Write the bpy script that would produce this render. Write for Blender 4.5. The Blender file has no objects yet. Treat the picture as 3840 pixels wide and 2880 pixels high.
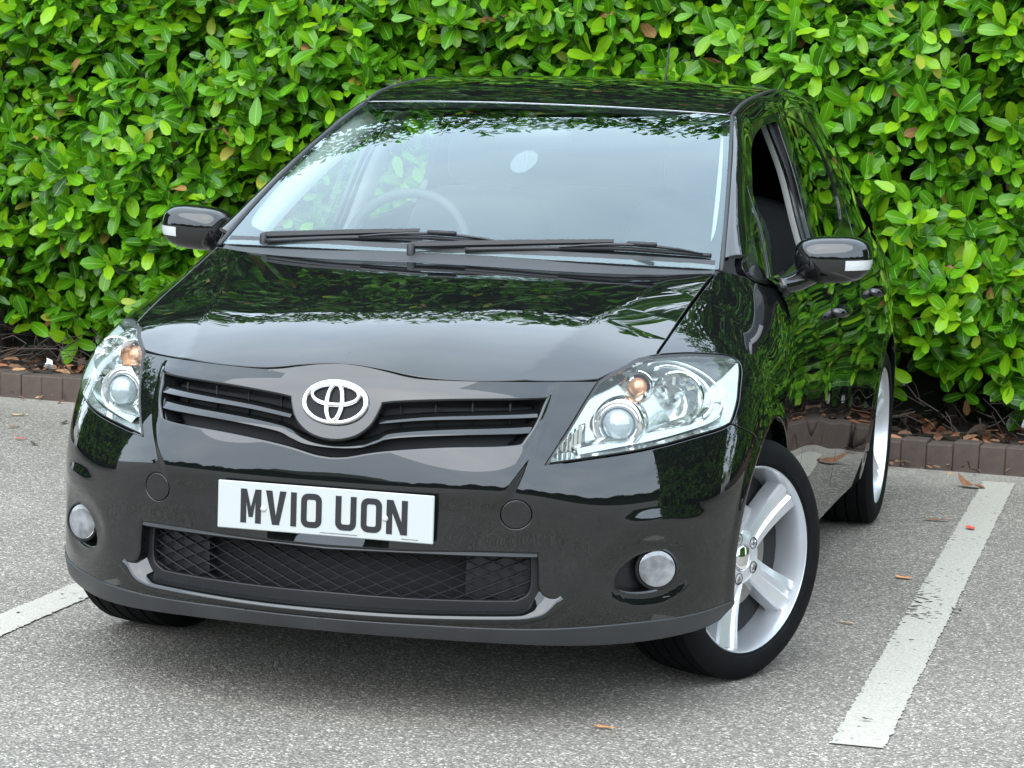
import bpy, bmesh, math, random
import numpy as np
from mathutils import Vector, Matrix
from mathutils.geometry import delaunay_2d_cdt
rng = np.random.default_rng(7)
random.seed(7)
scene = bpy.context.scene
col = scene.collection
rad = math.radians

# ------------------------------------------------------------------ camera
cam_d = bpy.data.cameras.new('camera'); cam = bpy.data.objects.new('camera', cam_d); col.objects.link(cam)
YAW, PIT, ROL = rad(14.614), rad(-6.5006), rad(2.0191)
fw = Vector((-math.sin(YAW)*math.cos(PIT), math.cos(YAW)*math.cos(PIT), math.sin(PIT)))
rt = Vector((math.cos(YAW), math.sin(YAW), 0)); up = rt.cross(fw)
rt, up = rt*math.cos(ROL)+up*math.sin(ROL), up*math.cos(ROL)-rt*math.sin(ROL)
M = Matrix((rt, up, -fw)).transposed().to_4x4(); M.translation = (1.8696, -6.3891, 1.4661)
cam.matrix_world = M
cam_d.sensor_width = 36; cam_d.lens = 90.495; cam_d.clip_start = .05; cam_d.clip_end = 2000
scene.camera = cam
scene.render.resolution_x, scene.render.resolution_y = 1024, 768

# ------------------------------------------------------------------ sky, sun, exposure
SUN_EL, SUN_AZ = rad(46), rad(190)        # azimuth: direction the light comes from (0 = +y, clockwise)
world = bpy.data.worlds.new('World'); scene.world = world; world.use_nodes = True
wn, wl = world.node_tree.nodes, world.node_tree.links
wn.clear()
w_out = wn.new('ShaderNodeOutputWorld'); w_bg = wn.new('ShaderNodeBackground')
w_sky = wn.new('ShaderNodeTexSky'); w_sky.sky_type = 'NISHITA'; w_sky.sun_disc = False
w_sky.sun_elevation = SUN_EL; w_sky.sun_rotation = SUN_AZ; w_sky.dust_density = 4; w_sky.air_density = 1.0; w_sky.ozone_density = 1.0
# overcast: cloud sheet over the sky, softly uneven
w_tc = wn.new('ShaderNodeTexCoord'); w_map = wn.new('ShaderNodeMapping'); w_map.inputs['Scale'].default_value = (1.0, 1.0, 2.2)
w_no = wn.new('ShaderNodeTexNoise'); w_no.inputs['Scale'].default_value = 2.3; w_no.inputs['Detail'].default_value = 6; w_no.inputs['Roughness'].default_value = .55
w_rp = wn.new('ShaderNodeValToRGB')
w_rp.color_ramp.elements[0].position = .30; w_rp.color_ramp.elements[0].color = (.56, .69, .85, 1)
w_rp.color_ramp.elements[1].position = .72; w_rp.color_ramp.elements[1].color = (.80, .92, 1.02, 1)
w_mx = wn.new('ShaderNodeMixRGB'); w_mx.inputs[0].default_value = .90
w_sc = wn.new('ShaderNodeVectorMath'); w_sc.operation = 'SCALE'; w_sc.inputs['Scale'].default_value = 13.0
wl.new(w_tc.outputs['Generated'], w_map.inputs[0]); wl.new(w_map.outputs[0], w_no.inputs['Vector'])
wl.new(w_no.outputs['Fac'], w_rp.inputs[0]); wl.new(w_sky.outputs[0], w_mx.inputs[1]); wl.new(w_rp.outputs[0], w_sc.inputs[0]); wl.new(w_sc.outputs[0], w_mx.inputs[2])
wl.new(w_mx.outputs[0], w_bg.inputs[0]); w_bg.inputs[1].default_value = .12
wl.new(w_bg.outputs[0], w_out.inputs[0])
sun_d = bpy.data.lights.new('sun', 'SUN'); sun = bpy.data.objects.new('sun', sun_d); col.objects.link(sun)
sun_d.energy = 1.0; sun_d.angle = rad(70); sun_d.color = (1, .985, .955)
sdir = Vector((math.sin(SUN_AZ)*math.cos(SUN_EL), math.cos(SUN_AZ)*math.cos(SUN_EL), math.sin(SUN_EL)))
sun.rotation_euler = sdir.to_track_quat('Z', 'Y').to_euler(); sun.location = sdir*30
vs = scene.view_settings; vs.view_transform = 'Standard'; vs.look = 'None'; vs.gamma = 1; vs.exposure = 1.45; vs.use_curve_mapping = False
scene.render.engine = 'CYCLES'
scene.cycles.max_bounces = 10; scene.cycles.transparent_max_bounces = 16; scene.cycles.glossy_bounces = 6

# ------------------------------------------------------------------ materials
def mat(name, col3=(.5,.5,.5), rough=.5, metal=0., coat=0., spec=None, ior=None, bump=0., bscale=200., var=0., vscale=8., emit=None):
    m = bpy.data.materials.new(name); m.use_nodes = True; nt = m.node_tree; b = nt.nodes['Principled BSDF']
    b.inputs['Base Color'].default_value = (*col3, 1); b.inputs['Roughness'].default_value = rough; b.inputs['Metallic'].default_value = metal
    b.inputs['Coat Weight'].default_value = coat; b.inputs['Coat Roughness'].default_value = .015
    if spec is not None: b.inputs['Specular IOR Level'].default_value = spec
    if ior: b.inputs['IOR'].default_value = ior
    tc = nt.nodes.new('ShaderNodeTexCoord')
    if var:
        n = nt.nodes.new('ShaderNodeTexNoise'); n.inputs['Scale'].default_value = vscale; n.inputs['Detail'].default_value = 5
        nt.links.new(tc.outputs['Object'], n.inputs['Vector'])
        mr = nt.nodes.new('ShaderNodeMapRange'); mr.inputs[3].default_value = 1-var; mr.inputs[4].default_value = 1+var
        mr.inputs[1].default_value = .3; mr.inputs[2].default_value = .7
        nt.links.new(n.outputs['Fac'], mr.inputs[0])
        mx = nt.nodes.new('ShaderNodeVectorMath'); mx.operation = 'SCALE'; mx.inputs[0].default_value = col3
        nt.links.new(mr.outputs[0], mx.inputs['Scale']); nt.links.new(mx.outputs[0], b.inputs['Base Color'])
    if bump:
        n = nt.nodes.new('ShaderNodeTexNoise'); n.inputs['Scale'].default_value = bscale; n.inputs['Detail'].default_value = 3
        nt.links.new(tc.outputs['Object'], n.inputs['Vector'])
        bp = nt.nodes.new('ShaderNodeBump'); bp.inputs['Strength'].default_value = bump; bp.inputs['Distance'].default_value = .002
        nt.links.new(n.outputs['Fac'], bp.inputs['Height']); nt.links.new(bp.outputs[0], b.inputs['Normal'])
    return m
def thin_glass(name, tint, ior, rough=0., haze=None, gcol=(1,1,1)):
    m = bpy.data.materials.new(name); m.use_nodes = True; nt = m.node_tree; nt.nodes.clear()
    o = nt.nodes.new('ShaderNodeOutputMaterial'); t = nt.nodes.new('ShaderNodeBsdfTransparent'); t.inputs[0].default_value = (*tint, 1)
    g = nt.nodes.new('ShaderNodeBsdfGlossy'); g.inputs['Roughness'].default_value = rough; g.inputs[0].default_value = (*gcol,1)
    f = nt.nodes.new('ShaderNodeFresnel'); ge = nt.nodes.new('ShaderNodeNewGeometry'); mi = nt.nodes.new('ShaderNodeMapRange')
    mi.inputs[3].default_value = ior; mi.inputs[4].default_value = 1/ior; nt.links.new(ge.outputs['Backfacing'], mi.inputs[0]); nt.links.new(mi.outputs[0], f.inputs[0])   # a pane reflects alike from both sides
    mx = nt.nodes.new('ShaderNodeMixShader')
    nt.links.new(f.outputs[0], mx.inputs[0]); nt.links.new(t.outputs[0], mx.inputs[1]); nt.links.new(g.outputs[0], mx.inputs[2])
    last = mx
    if haze:                                            # thin film of dust on the outside of the pane
        d = nt.nodes.new('ShaderNodeBsdfDiffuse'); d.inputs[0].default_value = (.5,.52,.5,1)
        m2 = nt.nodes.new('ShaderNodeMixShader'); m2.inputs[0].default_value = haze
        nt.links.new(mx.outputs[0], m2.inputs[1]); nt.links.new(d.outputs[0], m2.inputs[2]); last = m2
    nt.links.new(last.outputs[0], o.inputs[0]); return m
def paint_mat():
    m = mat('black_paint', (.0040,.0046,.0046), .5, 0, 1., spec=0.)
    nt = m.node_tree; b = nt.nodes['Principled BSDF']; tc = nt.nodes['Texture Coordinate']; b.inputs['Coat IOR'].default_value = 1.66
    n = nt.nodes.new('ShaderNodeTexNoise'); n.inputs['Scale'].default_value = 6; n.inputs['Detail'].default_value = 8
    nt.links.new(tc.outputs['Object'], n.inputs['Vector'])
    mr = nt.nodes.new('ShaderNodeMapRange'); mr.inputs[1].default_value = .35; mr.inputs[2].default_value = .75; mr.inputs[3].default_value = .004; mr.inputs[4].default_value = .022
    nt.links.new(n.outputs['Fac'], mr.inputs[0]); nt.links.new(mr.outputs[0], b.inputs['Coat Roughness'])
    return m
MT = dict(
    paint=paint_mat(),
    plastic=mat('black_plastic', (.009,.009,.010), .42, spec=.4),
    grey_plastic=mat('grey_plastic', (.022,.0225,.0235), .42, spec=.5, var=.2),
    gloss_black=mat('gloss_black_trim', (.006,.006,.007), .06, spec=.5),
    rubber=mat('tyre_rubber', (.0050,.0052,.0055), .75, spec=.12, bump=.25, bscale=500, var=.25, vscale=14),
    seal=mat('rubber_seal', (.010,.010,.011), .5),
    alloy=mat('alloy_silver', (.70,.71,.73), .30, metal=.72, coat=.4, var=.04),
    alloy_in=mat('alloy_barrel', (.62,.63,.65), .34, metal=.75),
    chrome=mat('chrome', (.86,.87,.88), .06, metal=1),
    satin=mat('satin_chrome', (.82,.82,.83), .07, metal=1),
    reflector=mat('lamp_reflector', (.80,.81,.80), .08, metal=1., bump=.6, bscale=34),
    lamp_grey=mat('lamp_bezel', (.40,.42,.41), .14, metal=.9, bump=.45, bscale=24),
    amber=mat('amber_bulb', (.60,.30,.17), .15, metal=.5, bump=.6, bscale=120),
    lens_glass=thin_glass('lamp_lens', (.96,.985,.97), 1.36),
    lens_solid=mat('projector_glass', (.30,.34,.36), .03, metal=.25, coat=1.),
    fog_glass=mat('fog_lens', (.17,.175,.178), .12, metal=.25, coat=1., var=.6, vscale=26),
    clear_white=mat('indicator_lens', (.42,.43,.425), .12, coat=1., bump=.6, bscale=90),
    screen=thin_glass('windscreen_glass', (.86,.95,.92), 2.0, gcol=(.86,.985,1.0)),
    window=thin_glass('window_glass', (.80,.87,.84), 1.62),
    frit=mat('ceramic_border', (.012,.012,.013), .8, spec=0.),
    film=thin_glass('sticker_film', (.80,.86,.86), 1.4, haze=.012),
    plate=mat('plate_white', (.36,.375,.36), .4),
    black=mat('plate_black', (.010,.010,.012), .35),
    disc=mat('brake_disc', (.25,.235,.22), .4, metal=.8, var=.2),
    nut=mat('wheel_nut', (.30,.27,.25), .4, metal=.8),
    badge_black=mat('badge_black', (.006,.006,.007), .55, spec=.2),
    dark=mat('dark_void', (.006,.006,.006), .8),
    trim_light=mat('pillar_trim', (.50,.49,.465), .8, spec=.1),
    fabric=mat('seat_fabric', (.035,.035,.038), .85),
    dash=mat('dashboard', (.030,.031,.034), .7),
    liner=mat('wheel_arch_liner', (.010,.010,.010), .85),
    red_lamp=mat('rear_lamp_red', (.28,.012,.012), .1, coat=1.),
    under=mat('underbody', (.010,.010,.010), .9),
)

# ------------------------------------------------------------------ helpers
def tag(o, label=None, cat=None, group=None, kind=None):
    if label: o['label'] = label
    if cat: o['category'] = cat
    if group: o['group'] = group
    if kind: o['kind'] = kind
    return o
def empty(name, loc=(0,0,0), parent=None):
    o = bpy.data.objects.new(name, None); o.empty_display_size = .1; col.objects.link(o); o.location = loc; o.parent = parent; return o
def mesh_data(name, V, F, material=None, N=None, smooth=True):
    me = bpy.data.meshes.new(name); me.from_pydata([tuple(map(float, v)) for v in V], [], [tuple(map(int, f)) for f in F])
    if material: me.materials.append(MT[material] if isinstance(material, str) else material)
    me.polygons.foreach_set('use_smooth', [smooth]*len(me.polygons)); me.update()
    if N is not None: me.normals_split_custom_set_from_vertices([tuple(map(float, n)) for n in N])
    return me
def obj(name, V, F, material=None, parent=None, N=None, smooth=True, loc=None):
    o = bpy.data.objects.new(name, mesh_data(name, V, F, material, N, smooth)); col.objects.link(o); o.parent = parent
    if loc is not None: o.location = loc
    return o
def link(name, me, parent=None, loc=(0,0,0), rot=None, scale=None):
    o = bpy.data.objects.new(name, me); col.objects.link(o); o.parent = parent; o.location = loc
    if rot is not None: o.rotation_euler = rot
    if scale is not None: o.scale = scale
    return o
def mirV(V): V = np.array(V, float).copy(); V[:,0] *= -1; return V
def mirF(F): return [tuple(f[::-1]) for f in F]
class MB:
    """collects shapes into one mesh"""
    def __init__(s): s.V = []; s.F = []
    def add(s, V, F):
        n = len(s.V); s.V += [tuple(v) for v in V]; s.F += [tuple(i+n for i in f) for f in F]; return s
    def box(s, c, h, R=None, bev=0.):
        x,y,z = h; P = np.array([(a*x,b*y,d*z) for a in (-1,1) for b in (-1,1) for d in (-1,1)], float)
        F = [(0,1,3,2),(4,6,7,5),(0,4,5,1),(2,3,7,6),(0,2,6,4),(1,5,7,3)]
        if bev:
            b = min(bev, .9*min(h)); P = []; idx = {}
            for a in (-1,1):
                for e in (-1,1):
                    for d in (-1,1):
                        for k in range(3):
                            q = [a*(x-b), e*(y-b), d*(z-b)]; q[k] = (a,e,d)[k]*h[k]; idx[(a,e,d,k)] = len(P); P.append(q)
            F = []
            for k in range(3):
                i,j = [(1,2),(2,0),(0,1)][k]
                for sg in (-1,1):
                    q = []
                    for (u,v) in ((-1,-1),(1,-1),(1,1),(-1,1)):
                        c3 = [0,0,0]; c3[k] = sg; c3[i] = u; c3[j] = v; q.append(idx[(*c3,k)])
                    F.append(tuple(q if sg > 0 else q[::-1]))
            for k in range(3):
                i,j = [(1,2),(2,0),(0,1)][k]
                for u in (-1,1):
                    for v in (-1,1):
                        c0 = [0,0,0]; c0[i] = u; c0[j] = v; c1 = list(c0); c0[k] = -1; c1[k] = 1
                        q = [idx[(*c0,i)], idx[(*c1,i)], idx[(*c1,j)], idx[(*c0,j)]]; F.append(tuple(q if u*v < 0 else q[::-1]))
            for a in (-1,1):
                for e in (-1,1):
                    for d in (-1,1):
                        q = [idx[(a,e,d,k)] for k in range(3)]; F.append(tuple(q if a*e*d > 0 else q[::-1]))
            P = np.array(P, float)
        if R is not None: P = P@np.array(R).T
        return s.add(P+np.array(c), F)
    def tube(s, pts, r, n=8, closed=False, cap=True, flat=None, upv=(0,0,1)):
        pts = np.array(pts, float); m = len(pts); r = np.broadcast_to(np.array(r, float), (m,))
        T = np.gradient(pts, axis=0) if not closed else np.roll(pts,-1,0)-np.roll(pts,1,0)
        T /= np.linalg.norm(T,axis=1)[:,None]+1e-12; V = []
        for p,t,q in zip(pts,T,r):
            a = np.cross(t, upv); a = a/np.linalg.norm(a) if np.linalg.norm(a) > 1e-6 else np.array([1.,0,0]); b = np.cross(a, t)
            for k in range(n):
                th = 2*math.pi*k/n; V.append(p+q*(a*math.cos(th)+b*math.sin(th)*(flat or 1)))
        F = []
        for i in range(m if closed else m-1):
            j = (i+1) % m
            for k in range(n): F.append((i*n+k, i*n+(k+1)%n, j*n+(k+1)%n, j*n+k))
        if cap and not closed: F += [tuple(range(n))[::-1], tuple((m-1)*n+k for k in range(n))]
        return s.add(V, F)
    def lathe(s, prof, n=48, axis='x', c=(0,0,0), R=None, closed=False):
        """prof: list of (axial, radius); axis = the local x axis"""
        V = []; m = len(prof)
        for k in range(n):
            a = 2*math.pi*k/n
            for (x,r) in prof: V.append((x, r*math.cos(a), r*math.sin(a)))
        V = np.array(V, float); F = []
        for k in range(n):
            k2 = (k+1) % n
            for i in range(m if closed else m-1):
                j = (i+1) % m; F.append((k*m+i, k2*m+i, k2*m+j, k*m+j))
        if R is not None: V = V@np.array(R).T
        return s.add(V+np.array(c), F)
    def grid(s, P):
        P = np.array(P, float); a,b = P.shape[:2]
        return s.add(P.reshape(-1,3), [(i*b+j, (i+1)*b+j, (i+1)*b+j+1, i*b+j+1) for i in range(a-1) for j in range(b-1)])
    def prism(s, poly, d, R=None, c=(0,0,0)):
        """poly in local xz, extruded towards -y by d"""
        n = len(poly); V = [(x,0,z) for x,z in poly]+[(x,-d,z) for x,z in poly]; V = np.array(V, float)
        F = [tuple(range(n)), tuple(range(2*n-1,n-1,-1))]+[(i,n+i,n+(i+1)%n,(i+1)%n) for i in range(n)]
        if R is not None: V = V@np.array(R).T
        return s.add(V+np.array(c), F)
    def obj(s, name, material, parent=None, smooth=True, mirror=False, auto=None, loc=None):
        V, F = (mirV(s.V), mirF(s.F)) if mirror else (s.V, s.F)
        o = obj(name, V, F, material, parent, None, smooth, loc)
        bm = bmesh.new(); bm.from_mesh(o.data); bmesh.ops.recalc_face_normals(bm, faces=bm.faces)
        if auto:
            for e in bm.edges:
                if len(e.link_faces) == 2 and e.calc_face_angle(0) > rad(auto): e.smooth = False
        bm.to_mesh(o.data); bm.free(); return o
def cr(pts, n=6, closed=False):
    """Catmull-Rom through 2D/3D points"""
    P = np.array(pts, float); m = len(P); out = []
    for i in range(m if closed else m-1):
        p1, p2 = P[i], P[(i+1) % m]
        p0 = P[i-1] if (closed or i > 0) else 2*p1-p2
        p3 = P[(i+2) % m] if (closed or i+2 < m) else 2*p2-p1
        for k in range(n):
            t = k/n; out.append(.5*((2*p1)+(p2-p0)*t+(2*p0-5*p1+4*p2-p3)*t*t+(3*p1-p0-3*p2+p3)*t**3))
    if not closed: out.append(P[-1])
    return np.array(out)
def join(*segs):
    o = []
    for s_ in segs:
        for p in s_:
            if not o or (abs(o[-1][0]-p[0])+abs(o[-1][1]-p[1])) > 1e-5: o.append((float(p[0]), float(p[1])))
    if abs(o[0][0]-o[-1][0])+abs(o[0][1]-o[-1][1]) < 1e-5: o.pop()
    return o
def dens(loop, d, closed=True):
    P = np.array(loop, float); out = []; m = len(P)
    for i in range(m if closed else m-1):
        a, b = P[i], P[(i+1) % m]; k = max(1, int(np.ceil(np.linalg.norm(b-a)/d)))
        for j in range(k): out.append(a+(b-a)*j/k)
    if not closed: out.append(P[-1])
    return np.array(out)
def inside(P, loop):
    P = np.atleast_2d(P); L = np.array(loop); r = np.zeros(len(P), bool); x, y = P[:,0], P[:,1]
    x0, y0 = L[:,0], L[:,1]; x1, y1 = np.roll(x0,-1), np.roll(y0,-1)
    for a,b,c_,d in zip(x0,y0,x1,y1):
        if b == d: continue
        r ^= ((b > y) != (d > y)) & (x < (c_-a)*(y-b)/(d-b)+a)
    return r
def offset_loop(loop, d):
    L = np.array(loop, float); e = np.roll(L,-1,0)-L; n = np.stack([e[:,1],-e[:,0]],1); n /= np.linalg.norm(n,axis=1)[:,None]+1e-12
    A = .5*np.sum(L[:,0]*np.roll(L[:,1],-1)-np.roll(L[:,0],-1)*L[:,1]); m = n+np.roll(n,1,0); m /= np.linalg.norm(m,axis=1)[:,None]+1e-9
    return L+m*d*(1 if A > 0 else -1)
def tri_domain(loop, holes, res):
    loops = [dens(loop, res)]+[dens(h, res*.8) for h in holes]; pts = []; edges = []
    for L in loops:
        n0 = len(pts); pts += L.tolist(); m = len(L); edges += [(n0+i, n0+(i+1) % m) for i in range(m)]
    B = np.array(pts); lo, hi = B.min(0), B.max(0)
    gx = np.arange(lo[0]+res*.5, hi[0], res); gy = np.arange(lo[1]+res*.5, hi[1], res*.87)
    G = np.array([(x+(j % 2)*res*.5, y) for j,y in enumerate(gy) for x in gx])
    if len(G):
        G = G[inside(G, loops[0])]
        for h in loops[1:]: G = G[~inside(G, h)]
        keep = np.ones(len(G), bool)
        for i in range(0, len(G), 2000):
            d = ((G[i:i+2000,None,:]-B[None])**2).sum(-1).min(1); keep[i:i+2000] = d > (.55*res)**2
        pts += G[keep].tolist()
    r = delaunay_2d_cdt([Vector(p) for p in pts], edges, [], 0, 1e-7)
    V = np.array([tuple(v) for v in r[0]]); F = [tuple(f) for f in r[2]]
    Cn = np.array([V[list(f)].mean(0) for f in F]); k = inside(Cn, loops[0])
    for h in loops[1:]: k &= ~inside(Cn, h)
    return V, [f for f,q in zip(F,k) if q]
def surf_geo(surf, V, flip, eps=2e-4, off=0.):
    P = surf(V[:,0], V[:,1], off)
    du = surf(V[:,0]+eps, V[:,1], off)-surf(V[:,0]-eps, V[:,1], off); dv = surf(V[:,0], V[:,1]+eps, off)-surf(V[:,0], V[:,1]-eps, off)
    N = np.cross(du, dv); N /= np.linalg.norm(N,axis=1)[:,None]+1e-12
    return P, (-N if flip else N)
def panel(name, surf, loop, material, parent, res=.02, holes=(), depth=.012, edge=.0018, off=0., flip=False, mirror=False, hole_depth=None, hole_edge=None, sharp=()):
    """a trimmed piece of a smooth surface with rolled edges"""
    V2, F = tri_domain(loop, holes, res); P, N = surf_geo(surf, V2, flip, off=off)
    if flip: F = [f[::-1] for f in F]
    V = P.tolist(); NN = N.tolist(); FF = list(F)
    cnt = {}
    for f in F:
        for a,b in zip(f, f[1:]+f[:1]): cnt[(a,b)] = 1
    be = [(a,b) for (a,b) in cnt if (b,a) not in cnt]
    Hs = [np.array(h) for h in holes]
    tan = {}
    for a,b in be:
        t = np.cross(P[b]-P[a], N[a]); t /= np.linalg.norm(t)+1e-12
        for q in (a,b): tan[q] = tan.get(q, 0)+t
    ring = {}
    for q,t in tan.items():
        t = t/(np.linalg.norm(t)+1e-12); n = N[q]
        ih = False; ih_n = []
        for k_,h in enumerate(Hs):
            if ((h.max(0)+.004 > V2[q]) & (h.min(0)-.004 < V2[q])).all(): ih = True; ih_n.append(k_)
        d = hole_depth if (ih and hole_depth is not None) else depth; e = hole_edge if (ih and hole_edge is not None) else edge
        if ih and len(ih_n) and ih_n[-1] in sharp: e, d = edge, depth
        ids = [q]
        for an in ((30,60,90) if e > .004 else (45,90)):
            s_, c_ = math.sin(rad(an)), math.cos(rad(an)); ids.append(len(V)); V.append((P[q]+t*e*s_-n*e*(1-c_)).tolist()); NN.append((n*c_+t*s_).tolist())
        ids.append(len(V)); V.append((np.array(V[-1])-n*d).tolist()); NN.append(t.tolist()); ring[q] = ids
    for a,b in be:
        ra, rb = ring[a], ring[b]; m = min(len(ra), len(rb))
        for i in range(m-1): FF.append((rb[i], ra[i], ra[i+1], rb[i+1]))
    V = np.array(V); NN = np.array(NN)
    if mirror: V[:,0] *= -1; NN[:,0] *= -1; FF = mirF(FF)
    return obj(name, V, FF, material, parent, NN)
def both(fn, *a, **k):
    return fn(*a, mirror=False, **k), fn(*a, mirror=True, **k)

# ------------------------------------------------------------------ body surfaces (metres; origin under the front axle, y to the rear)
PI = np.pi
R0=.88
LAM1,LAM2=6e-4,1.2e-3
T0=-R0*PI/2
# ---------- penalised bicubic B-spline height fields ----------
def bsb(x,lo,hi,n):
    h=(hi-lo)/(n-3);s=np.clip((np.asarray(x,float)-lo)/h,0,n-3-1e-9);i=s.astype(int);f=s-i
    w=np.stack([(1-f)**3,3*f**3-6*f**2+4,-3*f**3+3*f**2+3*f+1,f**3],-1)/6
    return i,w
class HF:
    def __init__(s,u,v,d,ur,vr,nu,nv,lam,w=None):
        s.ur,s.vr,s.nu,s.nv=ur,vr,nu,nv
        u,v,d=map(np.asarray,(u,v,d));m=len(d)
        w=np.ones(m) if w is None else np.asarray(w)
        A=np.zeros((m,nu*nv));i,wi=bsb(u,*ur,nu);j,wj=bsb(v,*vr,nv)
        for a in range(4):
            for b in range(4):
                A[np.arange(m),(i+a)*nv+j+b]+=wi[:,a]*wj[:,b]
        N=A.T@(A*(w*w)[:,None]);g=A.T@(d*w*w)
        D=lambda n,k:np.diff(np.eye(n),k,axis=0)
        Iu,Iv=np.eye(nu),np.eye(nv)
        hu=(ur[1]-ur[0])/(nu-3);hv=(vr[1]-vr[0])/(nv-3)
        def pen(k,l): 
            a=D(nu,k) if k else Iu;b=D(nv,l) if l else Iv;return np.kron(a.T@a,b.T@b)*((hu*hv)/(hu**(2*k)*hv**(2*l)))
        P=pen(3,0)+pen(0,3)+3*pen(2,1)+3*pen(1,2)
        N=N+lam*P*.02+lam*.002*(pen(2,0)+pen(0,2)+2*pen(1,1))
        s.c=np.linalg.solve(N+1e-10*np.eye(len(N)),g).reshape(nu,nv)
    def __call__(s,u,v):
        i,wi=bsb(u,*s.ur,s.nu);j,wj=bsb(v,*s.vr,s.nv);o=0
        for a in range(4):
            for b in range(4): o=o+wi[...,a]*wj[...,b]*s.c[i+a,j+b]
        return o
def sst(x): x=np.clip(x,0,1);return x*x*x*(x*(6*x-15)+10)
def ilerp(x,xp,fp): return np.interp(x,xp,fp)
# ---------- skirt: nose, bumper, wings, doors ----------
TH=np.radians([0,12,24,36,48,60,72,82])
ZS=[.16,.20,.25,.30,.36,.43,.50,.56,.62,.68,.74,.79,.84,.90]
TB=[ # rows z ; cols theta
[.815,.822,.845,.875,.895,.905,.885,.855],
[.845,.853,.878,.909,.925,.930,.905,.868],
[.863,.873,.900,.931,.944,.946,.915,.877],
[.867,.878,.907,.939,.951,.951,.918,.880],
[.859,.872,.903,.936,.947,.946,.917,.882],
[.857,.871,.905,.937,.948,.947,.920,.884],
[.856,.871,.908,.940,.951,.950,.922,.885],
[.854,.871,.911,.942,.952,.951,.922,.886],
[.838,.853,.895,.925,.938,.937,.918,.886],
[.820,.832,.868,.891,.908,.912,.911,.885],
[.806,.817,.845,.867,.882,.892,.901,.881],
[.795,.802,.823,.838,.858,.877,.885,.873],
[.765,.767,.775,.785,.806,.833,.851,.851],
[.690,.688,.690,.695,.715,.760,.795,.808]]
D=[]
for z,row in zip(ZS,TB):
    for th,rr in zip(TH,row):
        t=R0*(th-PI/2);w=(3 if .35<z<.57 and th>.3 else 1) if z<.88 else .5
        D.append((t,z,rr,w)); D.append((2*T0-t,z,rr,w))
# measured points (x,y,z,weight)
for x,y,z,w in [(.437,-.815,.512,4),(.478,-.762+-.01,.43,2),(.553,-.762,.318,4),(.49,-.782,.624,4),(.48,-.692,.776,4),
   (.569,-.596,.806,5),(.664,-.427,.849,4),(.865,-.37,.267,4),(.521,-.716,.69,4),(.547,-.653,.755,4),(0,-.852,.49,4),(0,-.875,.27,3),(.769,-.459,.669,2),(.12,-.803,.76,2)]:
    th=np.arctan2(x,-y);D.append((R0*(th-PI/2),z,np.hypot(x,y),w));D.append((2*T0-R0*(th-PI/2),z,np.hypot(x,y),w))
# side table y x z
ZD=[.16,.22,.30,.40,.50,.60,.68,.74,.80,.86,.90,.95,1.0,1.05]
YD=[0.05,.2,.45,.8,1.3,1.9,2.4,2.8,3.2]
SD=[
[.845,.845,.84,.835,.835,.835,.84,.83,.78],
[.868,.865,.852,.845,.845,.848,.855,.85,.80],
[.875,.872,.862,.855,.855,.858,.868,.865,.82],
[.880,.877,.870,.866,.866,.868,.876,.872,.825],
[.883,.880,.876,.874,.874,.876,.880,.875,.825],
[.884,.883,.880,.879,.879,.880,.882,.874,.82],
[.882,.882,.881,.881,.881,.882,.881,.870,.81],
[.878,.880,.881,.881,.881,.881,.878,.865,.80],
[.862,.870,.875,.876,.876,.876,.871,.855,.79],
[.830,.850,.862,.866,.866,.866,.860,.842,.775],
[.790,.820,.838,.842,.843,.845,.846,.831,.765],
[.715,.770,.803,.812,.813,.816,.823,.815,.75],
[.640,.710,.762,.777,.779,.783,.793,.785,.725],
[.56,.64,.72,.742,.745,.745,.740,.726,.675]]
for z,row in zip(ZD,SD):
    for y,x in zip(YD,row): D.append((y,z,x,1))
SH3=[(.664,-.427,.851),(.668,-.3,.888),(.672,-.147,.930),(.677,0,.969),(.683,.12,1.0),(.686,.185,1.016)]
for x,y,z,w in [p+(4,) for p in SH3]:
    if y>=0: D.append((y,z,x,w))
    else:
        th=np.arctan2(x,-y);D.append((R0*(th-PI/2),z,np.hypot(x,y),w))
D=np.array(D)
S1=HF(D[:,0],D[:,1],D[:,2],(2*T0-.1,3.4),(.10,1.12),64,22,LAM1,D[:,3])
def tz_xy(t,r):
    t=np.asarray(t,float);ph=PI/2+np.minimum(t,0)/R0
    return np.where(t<0,r*np.sin(ph),r),np.where(t<0,-r*np.cos(ph),t)
def sdetail(t,z):
    t=np.asarray(t,float);z=np.asarray(z,float);tt=np.where(t<T0,2*T0-t,t)
    # raised centre shield of the nose
    tc=ilerp(z,[.50,.565,.62,.74,.80],[-.985,-.965,-.935,-.875,-.835]);s_=tt-tc
    a=.007*sst((z-.50)/.07)*(1-sst((z-.77)/.04))
    d=a*(1-sst((s_+.014)/.028))
    # scoop round the fog lamp and the brow over it
    q=np.sqrt(((tt+.635)/.135)**2+((z-.372)/.082)**2);d=d-.007*(1-sst((q-.62)/.55))
    q2=np.sqrt(((tt+.60)/.16)**2+((z-.485)/.045)**2);d=d+.005*(1-sst((q2-.1)/.9))
    # wheel-arch lip
    rr=np.hypot(np.where(tt>1.3,tt-2.6,tt),z-.317);d=d+.006*(1-sst((rr-.352)/.05))*(np.abs(np.where(tt>1.3,tt-2.6,tt))<.45)
    return d
def skirt(t,z,off=0.):
    r=S1(t,z)+sdetail(t,z)+off;x,y=tz_xy(t,r);return np.stack([x,y,np.broadcast_to(z,x.shape)],-1)
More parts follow.
